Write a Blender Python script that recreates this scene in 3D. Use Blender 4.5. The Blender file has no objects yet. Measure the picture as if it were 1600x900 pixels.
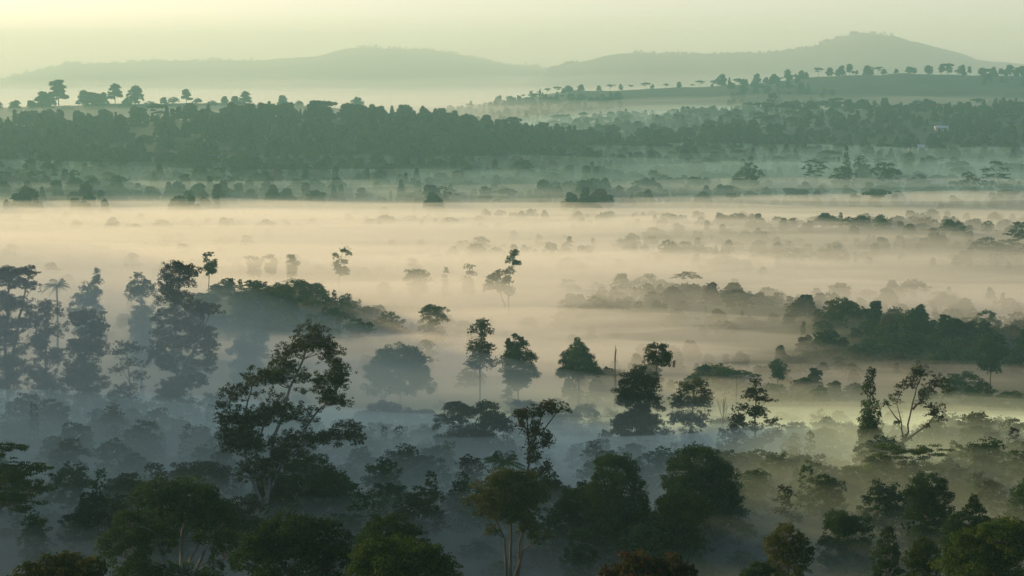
import bpy, math, random
import numpy as np

# ------------------------------------------------------------------ camera, sky, sun, exposure
S = bpy.context.scene
COL = S.collection
F = 3000.0                      # focal length in photo pixels (photo 1600 x 900)
CAM_Z = 120.0
PITCH = math.atan(350 / F)
cam = bpy.data.objects.new("camera", bpy.data.cameras.new("camera"))
COL.objects.link(cam)
cam.location = (0, 0, CAM_Z)
cam.rotation_euler = (math.pi / 2 - PITCH, 0, 0)
cam.data.sensor_width = 36
cam.data.lens = 36 * F / 1600
cam.data.clip_start = 0.5
cam.data.clip_end = 30000
S.camera = cam

SUN_AZ = -60.0                  # degrees from the view direction, negative = to the left
SUN_EL = 13.0
W = bpy.data.worlds.new("World")
S.world = W
W.use_nodes = True
nt = W.node_tree
sky = nt.nodes.new("ShaderNodeTexSky")
sky.sky_type = 'NISHITA'
sky.sun_disc = False
sky.sun_elevation = math.radians(SUN_EL)
sky.sun_rotation = math.radians(SUN_AZ)
sky.altitude = 1200
sky.air_density = 1.0
sky.dust_density = 2.0
sky.ozone_density = 1.0
bg = nt.nodes["Background"]
bg.inputs[1].default_value = 0.122
tint = nt.nodes.new("ShaderNodeMix")
tint.data_type = 'RGBA'; tint.blend_type = 'MULTIPLY'; tint.inputs[0].default_value = 1.0
tint.inputs[7].default_value = (1.13, 0.94, 1.05, 1)
nt.links.new(sky.outputs[0], tint.inputs[6])
nt.links.new(tint.outputs[2], bg.inputs[0])

sl = bpy.data.lights.new("sun", 'SUN')
sl.energy = 4.4
sl.angle = math.radians(0.5)
sl.color = (1.0, 0.705, 0.24)
sun = bpy.data.objects.new("sun", sl)
COL.objects.link(sun)
from mathutils import Vector
a, e = math.radians(SUN_AZ), math.radians(SUN_EL)
sdir = Vector((math.sin(a) * math.cos(e), math.cos(a) * math.cos(e), math.sin(e)))
sun.rotation_euler = sdir.to_track_quat('Z', 'Y').to_euler()
sun.location = sdir * 300 + Vector((0, 0, 120))

S.view_settings.view_transform = 'Standard'
S.view_settings.look = 'None'
S.view_settings.gamma = 1
S.view_settings.exposure = 0.62
cy = S.cycles
cy.max_bounces = 10
cy.diffuse_bounces = 2
cy.glossy_bounces = 1
cy.transmission_bounces = 3
cy.volume_bounces = 8
cy.transparent_max_bounces = 96
cy.use_denoising = True
try:
    cy.denoiser = 'OPENIMAGEDENOISE'
except Exception:
    pass
cy.use_adaptive_sampling = False

# ------------------------------------------------------------------ helpers
def smooth(t):
    t = np.clip(t, 0, 1)
    return t * t * (3 - 2 * t)

def _hash(i, j, seed):
    n = (i.astype(np.int64) * 374761393 + j.astype(np.int64) * 668265263 + seed * 974711) & 0x7fffffff
    n = ((n ^ (n >> 13)) * 1274126177) & 0x7fffffff
    n = (n ^ (n >> 16)) & 0xffff
    return n / 65535.0

def vnoise(x, y, seed=0):
    x = np.asarray(x, float); y = np.asarray(y, float)
    i = np.floor(x); j = np.floor(y)
    fx = x - i; fy = y - j
    fx = fx * fx * (3 - 2 * fx); fy = fy * fy * (3 - 2 * fy)
    a_ = _hash(i, j, seed); b_ = _hash(i + 1, j, seed)
    c_ = _hash(i, j + 1, seed); d_ = _hash(i + 1, j + 1, seed)
    return (a_ * (1 - fx) + b_ * fx) * (1 - fy) + (c_ * (1 - fx) + d_ * fx) * fy

def fbm(x, y, seed=0, oct=4):
    s = 0; amp = 0.5; tot = 0
    for k in range(oct):
        s = s + amp * vnoise(np.asarray(x) * 2 ** k + 17.3 * k, np.asarray(y) * 2 ** k + 9.1 * k, seed + k)
        tot += amp; amp *= 0.5
    return s / tot           # 0..1

CT, ST = math.cos(PITCH), math.sin(PITCH)
def at(px, py, D):
    """photo pixel -> world point at forward distance D"""
    u = (px - 800) / F; v = (450 - py) / F
    dy = CT + v * ST; dz = -ST + v * CT
    return np.array([u / dy * D, D, CAM_Z + dz / dy * D])

def zof(py, D):
    return CAM_Z - (py - 100) * D / F

def add_mesh(name, verts, faces, mats, parent=None, mat_idx=None, smooth_shade=True):
    """verts (N,3), faces: array (M,3|4) or list of such arrays"""
    me = bpy.data.meshes.new(name)
    verts = np.asarray(verts, np.float32)
    fl = faces if isinstance(faces, list) else [faces]
    fl = [np.asarray(f, np.int32) for f in fl if len(f)]
    nloop = sum(f.size for f in fl); npoly = sum(len(f) for f in fl)
    me.vertices.add(len(verts)); me.vertices.foreach_set("co", verts.ravel())
    me.loops.add(nloop); me.loops.foreach_set("vertex_index", np.concatenate([f.ravel() for f in fl]))
    me.polygons.add(npoly)
    tot = np.concatenate([np.full(len(f), f.shape[1], np.int32) for f in fl])
    st = np.concatenate([[0], np.cumsum(tot)[:-1]]).astype(np.int32)
    me.polygons.foreach_set("loop_start", st)
    me.polygons.foreach_set("loop_total", tot)
    for m in (mats if isinstance(mats, (list, tuple)) else [mats]):
        me.materials.append(m)
    if mat_idx is not None:
        me.polygons.foreach_set("material_index", np.asarray(mat_idx, np.int32))
    me.polygons.foreach_set("use_smooth", np.full(npoly, smooth_shade))
    me.update(calc_edges=True)
    me.validate()
    o = bpy.data.objects.new(name, me)
    COL.objects.link(o)
    if parent is not None:
        o.parent = parent
    return o

def tag(o, label=None, cat=None, group=None, kind=None):
    if label: o["label"] = label
    if cat: o["category"] = cat
    if group: o["group"] = group
    if kind: o["kind"] = kind
    return o

def empty(name, loc):
    o = bpy.data.objects.new(name, None)
    o.empty_display_size = 0.5
    COL.objects.link(o)
    o.location = [float(c) for c in loc]
    return o

# ------------------------------------------------------------------ terrain
def U(X, Y):
    return 800 + F * X / np.maximum(Y, 30.0)

RIDGES = [
    # (D crest, D front foot, D back foot, back level, [(px, py) of the bare crest])
    ("A", 2250, 1640, 2700, 18, [(-900, 205), (0, 198), (200, 196), (300, 186), (500, 184), (600, 186), (700, 198), (800, 212), (900, 226), (1000, 246), (1080, 262), (1130, 285), (1200, 330)]),
    ("B", 3000, 2680, 3700, 10, [(-900, 172), (0, 168), (300, 162), (480, 166), (560, 172), (650, 188), (760, 235), (900, 260)]),
    ("D", 2700, 1760, 3000, 28, [(300, 260), (560, 240), (700, 222), (800, 206), (900, 194), (1000, 186), (1100, 180), (1200, 174), (1600, 168), (2600, 160)]),
    ("C", 3500, 2750, 4600, 20, [(300, 260), (560, 215), (640, 192), (700, 177), (800, 158), (900, 141), (1000, 140), (1100, 137), (1200, 128), (1300, 121), (1400, 117), (1500, 117), (1600, 119), (2600, 120)]),
    ("E", 7500, 5200, 8800, 0, [(-900, 125), (-200, 130), (0, 124), (60, 111), (110, 101), (250, 97), (400, 95), (500, 89), (540, 79), (580, 75), (650, 78), (720, 88), (780, 99), (850, 108), (920, 120), (1100, 160), (2600, 200)]),
    ("G", 6300, 4800, 8000, 0, [(-900, 250), (700, 180), (830, 122), (870, 107), (900, 99), (960, 86), (1000, 83), (1100, 86), (1200, 84), (1270, 75), (1300, 62), (1340, 54), (1390, 57), (1450, 72), (1520, 94), (1600, 102), (2600, 110)]),
]
MOUNDS = [  # wooded rises in the valley: (px, ground py at the top, D, half width across, half depth, height)
    (345, 0, 810, 40, 95, 16.0), (450, 0, 800, 36, 85, 9.5), (545, 0, 790, 32, 75, 6.0),
    (1010, 0, 870, 42, 80, 5.5), (1150, 0, 855, 42, 75, 7.5), (1250, 0, 840, 28, 60, 4.5),
    (1330, 0, 775, 30, 60, 7.5), (1430, 0, 765, 34, 55, 5.0), (1550, 0, 750, 42, 50, 3.5), (1680, 0, 740, 60, 50, 3.5),
    (1560, 0, 1230, 90, 70, 8.0), (1250, 0, 1330, 120, 60, 6.0), (1400, 0, 1290, 60, 40, 5.0),
    (1540, 0, 600, 25, 30, 5.0), (610, 0, 1360, 60, 40, 5.0), (230, 0, 1340, 150, 32, 6.5), (740, 0, 1440, 150, 28, 6.0), (960, 0, 1170, 110, 28, 4.5),
]
def terrain(X, Y):
    X = np.asarray(X, float); Y = np.asarray(Y, float)
    D = np.where(Y > 0, Y, -Y * 0.6)
    R = np.sqrt(X * X + Y * Y)
    Dn = np.where(Y > 0, np.maximum(Y, 0.0) + 0.12 * np.maximum(np.abs(X) - 0.35 * Y, 0), R)
    near = np.interp(Dn, [0, 4, 130, 200, 250, 300, 400, 500, 600, 700, 850, 1e5],
                     [118.2, 117, 64, 60, 57, 50, 34, 19, 8, 2.5, 0, 0])
    left = 9 * np.exp(-(((X + 100) / 70) ** 2) - ((Y - 380) / 110) ** 2)
    right = 7 * np.exp(-(((X - 85) / 60) ** 2) - ((Y - 300) / 90) ** 2)
    z = near + np.where(Y > 60, left + right, 0)
    u = U(X, Y)
    for (nm, Dc, Df, Db, bl, pts) in RIDGES:
        p = np.array(pts, float)
        zc = np.interp(u, p[:, 0], zof(p[:, 1], Dc))
        wob = 1 + 0.05 * (fbm(X / 300, Y / 300, 31) - 0.5)
        front = smooth((Y * wob - Df) / (Dc - Df)) ** 0.8
        back = smooth((Db - Y) / (Db - Dc))
        prof = np.where(Y < Dc, front, back)
        base = np.where(Y < Dc, 0.0, bl)
        rz = base + (zc - base) * prof
        rz = np.where((Y > Df) & (Y < Db), rz, 0)
        z = np.maximum(z, rz)
    # unseen hill added left of the frame, shaped to shade the near slope
    q = 0.469 * (X + 415) + 0.883 * (Y - 520); t_ = 0.883 * (X + 415) - 0.469 * (Y - 520)
    z = z + 165 * np.exp(-(q / 205) ** 4 - (t_ / 115) ** 2) * smooth((-0.285 * np.maximum(Y, 1) - X) / 90)
    for (px, _, d, wx, wy, hh) in MOUNDS:
        mx = (px - 800) / F * d
        z = z + hh * np.exp(-((X - mx) / wx) ** 2 - ((Y - d) / wy) ** 2)
    amp = np.interp(R, [0, 120, 300, 1600, 2500, 7000], [0, 1.5, 2.5, 3.0, 7, 22])
    z = z + amp * (fbm(X / 90, Y / 90, 5) - 0.5) * np.where(R > 60, 1, 0)
    return z

def tz(x, y):
    return float(terrain(np.array([x]), np.array([y]))[0])

# ------------------------------------------------------------------ materials
def principled(name, col, rough=0.9, spec=0.2):
    m = bpy.data.materials.new(name); m.use_nodes = True
    b = m.node_tree.nodes["Principled BSDF"]
    b.inputs["Base Color"].default_value = (*col, 1)
    b.inputs["Roughness"].default_value = rough
    b.inputs["Specular IOR Level"].default_value = spec
    return m

def foliage(name, dark, light, accent=None, trans=0.35):
    m = bpy.data.materials.new(name); m.use_nodes = True
    t = m.node_tree; N = t.nodes; L = t.links
    N.clear()
    out = N.new("ShaderNodeOutputMaterial")
    geo = N.new("ShaderNodeNewGeometry")
    tex = N.new("ShaderNodeTexCoord")
    n1 = N.new("ShaderNodeTexNoise"); n1.inputs["Scale"].default_value = 0.45; n1.inputs["Detail"].default_value = 3
    L.new(tex.outputs["Object"], n1.inputs["Vector"])
    ramp = N.new("ShaderNodeValToRGB")
    ramp.color_ramp.elements[0].position = 0.32; ramp.color_ramp.elements[0].color = (*dark, 1)
    ramp.color_ramp.elements[1].position = 0.70; ramp.color_ramp.elements[1].color = (*light, 1)
    mix = N.new("ShaderNodeMath"); mix.operation = 'ADD'
    sc = N.new("ShaderNodeMath"); sc.operation = 'MULTIPLY_ADD'
    sc.inputs[1].default_value = 0.5; sc.inputs[2].default_value = -0.25
    L.new(geo.outputs["Random Per Island"], sc.inputs[0])
    L.new(n1.outputs["Fac"], mix.inputs[0]); L.new(sc.outputs[0], mix.inputs[1])
    L.new(mix.outputs[0], ramp.inputs["Fac"])
    col = ramp.outputs["Color"]
    if accent:
        gt = N.new("ShaderNodeMath"); gt.operation = 'GREATER_THAN'; gt.inputs[1].default_value = accent[1]
        L.new(geo.outputs["Random Per Island"], gt.inputs[0])
        mc = N.new("ShaderNodeMix"); mc.data_type = 'RGBA'
        L.new(gt.outputs[0], mc.inputs[0]); L.new(col, mc.inputs[6]); mc.inputs[7].default_value = (*accent[0], 1)
        col = mc.outputs[2]
    hsv = N.new("ShaderNodeHueSaturation")
    oi = N.new("ShaderNodeObjectInfo")
    mr = N.new("ShaderNodeMapRange"); mr.inputs[3].default_value = 0.8; mr.inputs[4].default_value = 1.2
    L.new(oi.outputs["Random"], mr.inputs[0]); L.new(mr.outputs[0], hsv.inputs["Value"])
    L.new(col, hsv.inputs["Color"])
    d = N.new("ShaderNodeBsdfDiffuse"); tr = N.new("ShaderNodeBsdfTranslucent")
    L.new(hsv.outputs[0], d.inputs[0]); L.new(hsv.outputs[0], tr.inputs[0])
    ms = N.new("ShaderNodeMixShader"); ms.inputs[0].default_value = trans
    L.new(d.outputs[0], ms.inputs[1]); L.new(tr.outputs[0], ms.inputs[2])
    L.new(ms.outputs[0], out.inputs["Surface"])
    return m

LEAF = {
    "deep": foliage("deep_green_leaves", (0.020, 0.040, 0.016), (0.045, 0.085, 0.028)),
    "olive": foliage("olive_leaves", (0.030, 0.042, 0.014), (0.085, 0.095, 0.028)),
    "bright": foliage("fresh_green_leaves", (0.018, 0.042, 0.010), (0.075, 0.110, 0.020)),
    "euc": foliage("gum_leaves", (0.026, 0.036, 0.018), (0.060, 0.070, 0.034)),
    "russet": foliage("russet_tipped_leaves", (0.028, 0.036, 0.014), (0.060, 0.060, 0.022), accent=((0.12, 0.04, 0.03), 0.88)),
    "palm": foliage("palm_fronds", (0.030, 0.065, 0.018), (0.070, 0.120, 0.035)),
    "dry": foliage("dry_leaves", (0.040, 0.036, 0.026), (0.075, 0.065, 0.045)),
    "pine": foliage("conifer_needles", (0.014, 0.030, 0.018), (0.028, 0.055, 0.030), trans=0.15),
}

def bark(name, c1, c2):
    m = principled(name, c1)
    t = m.node_tree; N = t.nodes; L = t.links
    tex = N.new("ShaderNodeTexCoord"); mp = N.new("ShaderNodeMapping"); mp.inputs["Scale"].default_value = (3, 3, 0.6)
    n1 = N.new("ShaderNodeTexNoise"); n1.inputs["Scale"].default_value = 1.5; n1.inputs["Detail"].default_value = 5
    ramp = N.new("ShaderNodeValToRGB")
    ramp.color_ramp.elements[0].position = 0.35; ramp.color_ramp.elements[0].color = (*c1, 1)
    ramp.color_ramp.elements[1].position = 0.7; ramp.color_ramp.elements[1].color = (*c2, 1)
    L.new(tex.outputs["Object"], mp.inputs[0]); L.new(mp.outputs[0], n1.inputs["Vector"])
    L.new(n1.outputs["Fac"], ramp.inputs["Fac"]); L.new(ramp.outputs[0], N["Principled BSDF"].inputs["Base Color"])
    return m
BARK = bark("brown_bark", (0.05, 0.04, 0.03), (0.13, 0.10, 0.075))
PALE = bark("pale_bark", (0.11, 0.10, 0.085), (0.24, 0.22, 0.19))

def ground_mat():
    m = principled("valley_ground", (0.05, 0.06, 0.03))
    t = m.node_tree; N = t.nodes; L = t.links
    tex = N.new("ShaderNodeTexCoord")
    n1 = N.new("ShaderNodeTexNoise"); n1.inputs["Scale"].default_value = 0.012; n1.inputs["Detail"].default_value = 8
    n1.inputs["Roughness"].default_value = 0.65
    ramp = N.new("ShaderNodeValToRGB"); cr = ramp.color_ramp
    cr.elements[0].position = 0.33; cr.elements[0].color = (0.030, 0.045, 0.020, 1)
    cr.elements[1].position = 0.72; cr.elements[1].color = (0.068, 0.072, 0.036, 1)
    el = cr.elements.new(0.52); el.color = (0.055, 0.070, 0.030, 1)
    L.new(tex.outputs["Object"], n1.inputs["Vector"]); L.new(n1.outputs["Fac"], ramp.inputs["Fac"])
    n2 = N.new("ShaderNodeTexNoise"); n2.inputs["Scale"].default_value = 0.6; n2.inputs["Detail"].default_value = 6
    L.new(tex.outputs["Object"], n2.inputs["Vector"])
    mx = N.new("ShaderNodeMix"); mx.data_type = 'RGBA'; mx.blend_type = 'MULTIPLY'; mx.inputs[0].default_value = 0.6
    L.new(ramp.outputs[0], mx.inputs[6]); L.new(n2.outputs["Color"], mx.inputs[7])
    L.new(mx.outputs[2], N["Principled BSDF"].inputs["Base Color"])
    bp = N.new("ShaderNodeBump"); bp.inputs["Strength"].default_value = 0.6; bp.inputs["Distance"].default_value = 1.0
    L.new(n2.outputs["Fac"], bp.inputs["Height"]); L.new(bp.outputs[0], N["Principled BSDF"].inputs["Normal"])
    return m
GROUND = ground_mat()

def volume_mat(name, col, density, g):
    m = bpy.data.materials.new(name); m.use_nodes = True
    N = m.node_tree.nodes; N.clear()
    out = N.new("ShaderNodeOutputMaterial"); v = N.new("ShaderNodeVolumePrincipled")
    v.inputs["Color"].default_value = (*col, 1)
    v.inputs["Density"].default_value = density
    v.inputs["Anisotropy"].default_value = g
    m.node_tree.links.new(v.outputs[0], out.inputs["Volume"])
    return m

# ------------------------------------------------------------------ ground sheet, one polar grid round the viewpoint
def build_ground():
    ang = np.concatenate([np.linspace(-180, -24, 60)[:-1], np.linspace(-24, 24, 420)[:-1], np.linspace(24, 180, 60)[:-1]])
    ang = np.radians(ang)
    rad = np.concatenate([np.linspace(3, 150, 30)[:-1], np.linspace(150, 700, 90)[:-1], np.linspace(700, 1700, 90)[:-1],
                          np.linspace(1700, 4000, 110)[:-1], np.linspace(4000, 9000, 70)])
    A, R = np.meshgrid(ang, rad)
    X = np.sin(A) * R; Y = np.cos(A) * R
    Z = terrain(X, Y)
    nr, na = A.shape
    V = np.stack([X, Y, Z], -1).reshape(-1, 3)
    i = np.arange(nr - 1)[:, None]; j = np.arange(na)[None, :]
    jn = (j + 1) % na
    Fq = np.stack([i * na + j, i * na + jn, (i + 1) * na + jn, (i + 1) * na + j], -1).reshape(-1, 4)
    V = np.vstack([V, [[0, 0, 118.2]]])
    c = len(V) - 1
    jj = np.arange(na)
    Ft = np.stack([np.full(na, c), (jj + 1) % na, jj], -1)
    o = add_mesh("ground", V, [Fq[:, ::-1], Ft], GROUND)
    tag(o, kind="structure")
build_ground()

# ------------------------------------------------------------------ air: haze box and the mist banks
HAZE = dict(col=(0.46, 0.93, 1.0), density=1.25e-4, g=0.22)
FOG = dict(col=(0.985, 0.965, 0.90), density=0.0105, g=0.22)
NEARFOG = dict(col=(0.82, 0.98, 0.80), density=0.013, g=0.22)  # green tone of the shaded slope put into the scatter colour
FARFOG = dict(col=(0.97, 0.96, 0.94), density=0.0009, g=0.22)

def build_haze():
    x, y0, y1, z0, z1 = 9150.0, -9150.0, 9150.0, -30.0, 262.0
    V = [(-x, y0, z0), (x, y0, z0), (x, y1, z0), (-x, y1, z0), (-x, y0, z1), (x, y0, z1), (x, y1, z1), (-x, y1, z1)]
    Fq = [(3, 2, 1, 0), (4, 5, 6, 7), (0, 1, 5, 4), (1, 2, 6, 5), (2, 3, 7, 6), (3, 0, 4, 7)]
    o = add_mesh("haze", V, np.array(Fq), volume_mat("haze_air", HAZE["col"], HAZE["density"], HAZE["g"]), smooth_shade=False)
    tag(o, "thin pale morning haze filling the air over the whole valley", "haze", kind="stuff")

def mist_bank(name, label, xs, ys, top, mat):
    X, Y = np.meshgrid(xs, ys)
    G = terrain(X, Y) - 2.0
    T = np.maximum(top(X, Y), G + 0.05)
    edge = np.zeros_like(T, bool); edge[0, :] = edge[-1, :] = True; edge[:, 0] = edge[:, -1] = True
    T = np.where(edge, G + 0.02, T)
    B = G
    ny, nx = X.shape; n = nx * ny
    V = np.concatenate([np.stack([X, Y, T], -1).reshape(-1, 3), np.stack([X, Y, B], -1).reshape(-1, 3)])
    i = np.arange(ny - 1)[:, None]; j = np.arange(nx - 1)[None, :]
    q = np.stack([i * nx + j, i * nx + j + 1, (i + 1) * nx + j + 1, (i + 1) * nx + j], -1).reshape(-1, 4)
    loop = np.concatenate([np.arange(nx), np.arange(1, ny) * nx + nx - 1, (ny - 1) * nx + np.arange(nx - 2, -1, -1), np.arange(ny - 2, 0, -1) * nx])
    l2 = np.roll(loop, -1)
    side = np.stack([loop, loop + n, l2 + n, l2], -1)
    o = add_mesh(name, V, [q, q[:, ::-1] + n, side], mat)
    tag(o, label, "mist", "mist banks lying in the valleys", kind="stuff")
    return o

def over_mounds(X, Y, k):
    s_ = 0
    for (px, _, d, wx, wy, hh) in MOUNDS:
        s_ = s_ + k * hh * np.exp(-((X - (px - 800) / F * d) / (wx * 1.5)) ** 2 - ((Y - d + 25) / (wy * 1.3)) ** 2)
    return s_
def valley_top(X, Y):
    u = U(X, Y)
    Y = Y + 240 * (fbm(X / 380, Y / 700, 77, 4) - 0.5)
    w = fbm(X / 260 + Y / 900, Y / 75, 71, 4) - 0.5
    w2 = fbm(X / 90, Y / 40, 72, 3) - 0.5
    lvl = np.interp(Y, [480, 560, 630, 730, 820, 1100, 1300, 1400, 1470, 1550, 1630], [-6, 2, 9, 12, 11.5, 11, 9.0, 8.5, 7.5, 1, -7])
    lvl = lvl - np.interp(u, [1000, 1250, 1600], [0, 2, 3.5]) * smooth((Y - 950) / 200)
    lvl = lvl - np.interp(u, [-600, 700, 1000, 1300, 1600, 2400], [-2, 0, 1.0, 3.5, 5.5, 9])
    amp = np.interp(Y, [650, 900, 1200, 1500, 1650], [9, 13, 17, 18, 13])
    return lvl - 1.0 + amp * w + 9 * w2 - over_mounds(X, Y, 0.25)
def far_top(X, Y):
    w = fbm(X / 900, Y / 900, 97, 2) - 0.5
    return np.interp(Y, [3700, 3900, 8600, 8900], [60, 222, 240, 60]) + 20 * w
def wisp(label, px, D, z, wx, wy, th, seed, mat):
    """one long lens of mist with ragged thin edges"""
    xs = np.linspace(-1.25, 1.25, 90); ys = np.linspace(-1.25, 1.25, 40)
    A, B = np.meshgrid(xs, ys)
    x0 = (px - 800) / F * D
    env = 1.0 - (A ** 2 + B ** 2) + 1.5 * (fbm(A * 2.2 + seed * 7.7, B * 3.0 + seed * 3.1, 200 + seed, 4) - 0.5)
    env *= smooth((1.24 - np.abs(A)) * 5) * smooth((1.24 - np.abs(B)) * 5)
    env = np.where(env > 0.02, env, 0.0)
    e = np.clip(env, 0, 1.2) ** 0.9
    X = x0 + A * wx + B * wx * 0.15; Y = D + B * wy
    mid = z + 1.5 * (fbm(A * 1.5, B * 1.5, 300 + seed, 2) - 0.5)
    T = mid + th * 0.6 * e; Bt = mid - th * 0.4 * e
    ny, nx = A.shape; n = nx * ny
    idt = np.arange(n).reshape(ny, nx); idb = np.where(e > 0, idt + n, idt)
    q = lambda I: np.stack([I[:-1, :-1], I[:-1, 1:], I[1:, 1:], I[1:, :-1]], -1).reshape(-1, 4)
    keep = q(np.where(e > 0, 1, 0)).max(1) > 0
    qt = q(idt)[keep]; qb = q(idb)[keep][:, ::-1]
    V = np.concatenate([np.stack([X, Y, T], -1).reshape(-1, 3), np.stack([X, Y, Bt], -1).reshape(-1, 3)])
    used = np.unique(np.concatenate([qt.ravel(), qb.ravel()])); mp = np.zeros(2 * n, int); mp[used] = np.arange(len(used))
    o = add_mesh("mist_wisp", V[used], [mp[qt], mp[qb]], mat)
    tag(o, label, "mist", "wisps of mist over the valley", kind="stuff")
def veil_top(X, Y):
    w = fbm(X / 340 + 5, Y / 130, 75, 3) - 0.5
    lvl = np.interp(Y, [560, 680, 800, 1000, 1250, 1440, 1530, 1590], [-6, 14, 23, 25, 22, 16, 4, -6])
    lvl = lvl - np.interp(U(X, Y), [-600, 900, 1600, 2400], [-2, 0, 4, 8])
    return lvl + 12 * w - over_mounds(X, Y, 0.1)
def near_top(X, Y):
    w = fbm(X / 70, Y / 60, 81, 3) - 0.5
    lvl = np.interp(Y, [150, 200, 260, 320, 420, 520, 580], [-4, 3, 5.5, 8, 10, 9, -4])
    return terrain(X, Y) + np.where(X < -0.3 * Y - 20, -6, lvl + 6 * w)
def back_top(X, Y):
    w = fbm(X / 300, Y / 120, 91, 3) - 0.5
    lvl = np.interp(Y, [2350, 2480, 2700, 2900, 3300, 3900, 4600, 5600, 6600], [-20, 44, 54, 62, 62, 62, 60, 50, -30])
    return lvl + 34 * w
def hollow_top(X, Y):
    w = fbm(X / 110, Y / 70, 85, 3) - 0.5
    sub = np.interp(U(X, Y), [200, 550, 1000, 1700], [-9, 0, 8, 12])
    lvl = np.interp(Y, [245, 270, 320, 400, 490, 560], [-6, 9, 20, 29, 20, -6])
    return terrain(X, Y) + np.where(X < -0.3 * Y - 20, -6, lvl - sub + 12 * w)
def foot_top(X, Y):
    w = fbm(X / 240, Y / 90, 95, 3) - 0.5
    lvl = np.interp(Y, [1480, 1600, 1750, 2000, 2300, 2500], [-10, 16, 26, 30, 26, -30])
    return lvl + 16 * w
build_haze()
mist_bank("ridge_mist", "thin veil of mist at the foot of the wooded ridge", np.arange(-1600, 1601, 30.0), np.arange(1480, 2520, 16.0), foot_top,
          volume_mat("ridge_mist_vapour", (0.64, 0.96, 1.0), 0.0020, 0.22))
mist_bank("valley_mist", "dense warm white mist lying across the valley floor below the wooded ridge", np.arange(-1100, 1101, 14.0), np.arange(480, 1720, 8.0), valley_top,
          volume_mat("valley_mist_vapour", FOG["col"], FOG["density"], FOG["g"]))
mist_bank("upper_valley_mist", "thin upper veil of warm mist round the treetops in the valley", np.arange(-1100, 1101, 22.0), np.arange(560, 1700, 10.0), veil_top,
          volume_mat("upper_mist_vapour", FOG["col"], 0.0048, FOG["g"]))
mist_bank("slope_mist", "thin grey green mist drifting between the trees on the near slope", np.arange(-420, 421, 10.0), np.arange(140, 720, 8.0), near_top,
          volume_mat("slope_mist_vapour", NEARFOG["col"], NEARFOG["density"], NEARFOG["g"]))
mist_bank("hollow_mist", "faint teal veil of mist in the hollow behind the nearest trees", np.arange(-420, 421, 10.0), np.arange(230, 650, 8.0), hollow_top,
          volume_mat("hollow_mist_vapour", (0.86, 0.98, 0.80), 0.0042, 0.22))  # the hollow's shade tone is tinted into this vapour colour
mist_bank("distant_mist", "pale mist filling the valleys behind the wooded ridge at the foot of the far hills", np.arange(-4000, 4001, 80.0), np.arange(2350, 6700, 50.0), back_top,
          volume_mat("distant_mist_vapour", FARFOG["col"], FARFOG["density"], FARFOG["g"]))
mist_bank("far_haze", "pale warm haze round the farthest hills", np.arange(-5000, 5001, 250.0), np.arange(3700, 8901, 100.0), far_top,
          volume_mat("far_haze_air", (0.92, 0.845, 0.795), 2.7e-4, 0.22))
def back_veil(X, Y):
    w = fbm(X / 600, Y / 300, 93, 3) - 0.5
    return np.interp(Y, [2900, 3200, 4200, 5200, 6200, 6900], [-20, 50, 70, 85, 60, -30]) + 80 * w
mist_bank("distant_veil", "thin pale veil over the distant mist below the far hills", np.arange(-4200, 4201, 90.0), np.arange(2900, 7000, 60.0), back_veil,
          volume_mat("distant_veil_vapour", FARFOG["col"], 0.0003, 0.22))
def edge_top(X, Y):
    Y = Y + 200 * (fbm(X / 330 + 9, Y / 700, 99, 4) - 0.5)
    return np.interp(Y, [1380, 1460, 1560, 1700, 1880], [-6, 11, 13, 11, -8]) + 10 * (fbm(X / 200, Y / 80, 98, 3) - 0.5)
mist_bank("edge_mist", "thin mist fading out among the trees at the far edge of the valley", np.arange(-1200, 1201, 20.0), np.arange(1380, 1960, 10.0), edge_top,
          volume_mat("edge_mist_vapour", FOG["col"], 0.0022, 0.22))
def hillside_top(X, Y):
    u = U(X, Y)
    up = np.interp(Y, [2240, 2330, 2600, 2800, 3000], [-8, 20, 30, 24, -8]) * np.interp(u, [620, 800, 1100, 1400], [0, 1, 0.7, 0.1])
    return terrain(X, Y) + up + 16 * (fbm(X / 260, Y / 120, 101, 3) - 0.5) - 4
mist_bank("hillside_mist", "pale teal mist hanging over the hillside behind the right end of the wooded ridge", np.arange(-400, 2001, 40.0), np.arange(2200, 3050, 25.0), hillside_top,
          volume_mat("hillside_mist_vapour", (0.64, 0.96, 1.0), 0.0011, 0.22))
WISP = volume_mat("wisp_vapour", FOG["col"], 0.009, FOG["g"])
FAINT = volume_mat("faint_wisp_vapour", FOG["col"], 0.003, FOG["g"])
THIN = volume_mat("thin_wisp_vapour", FOG["col"], 0.005, FOG["g"])
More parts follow.
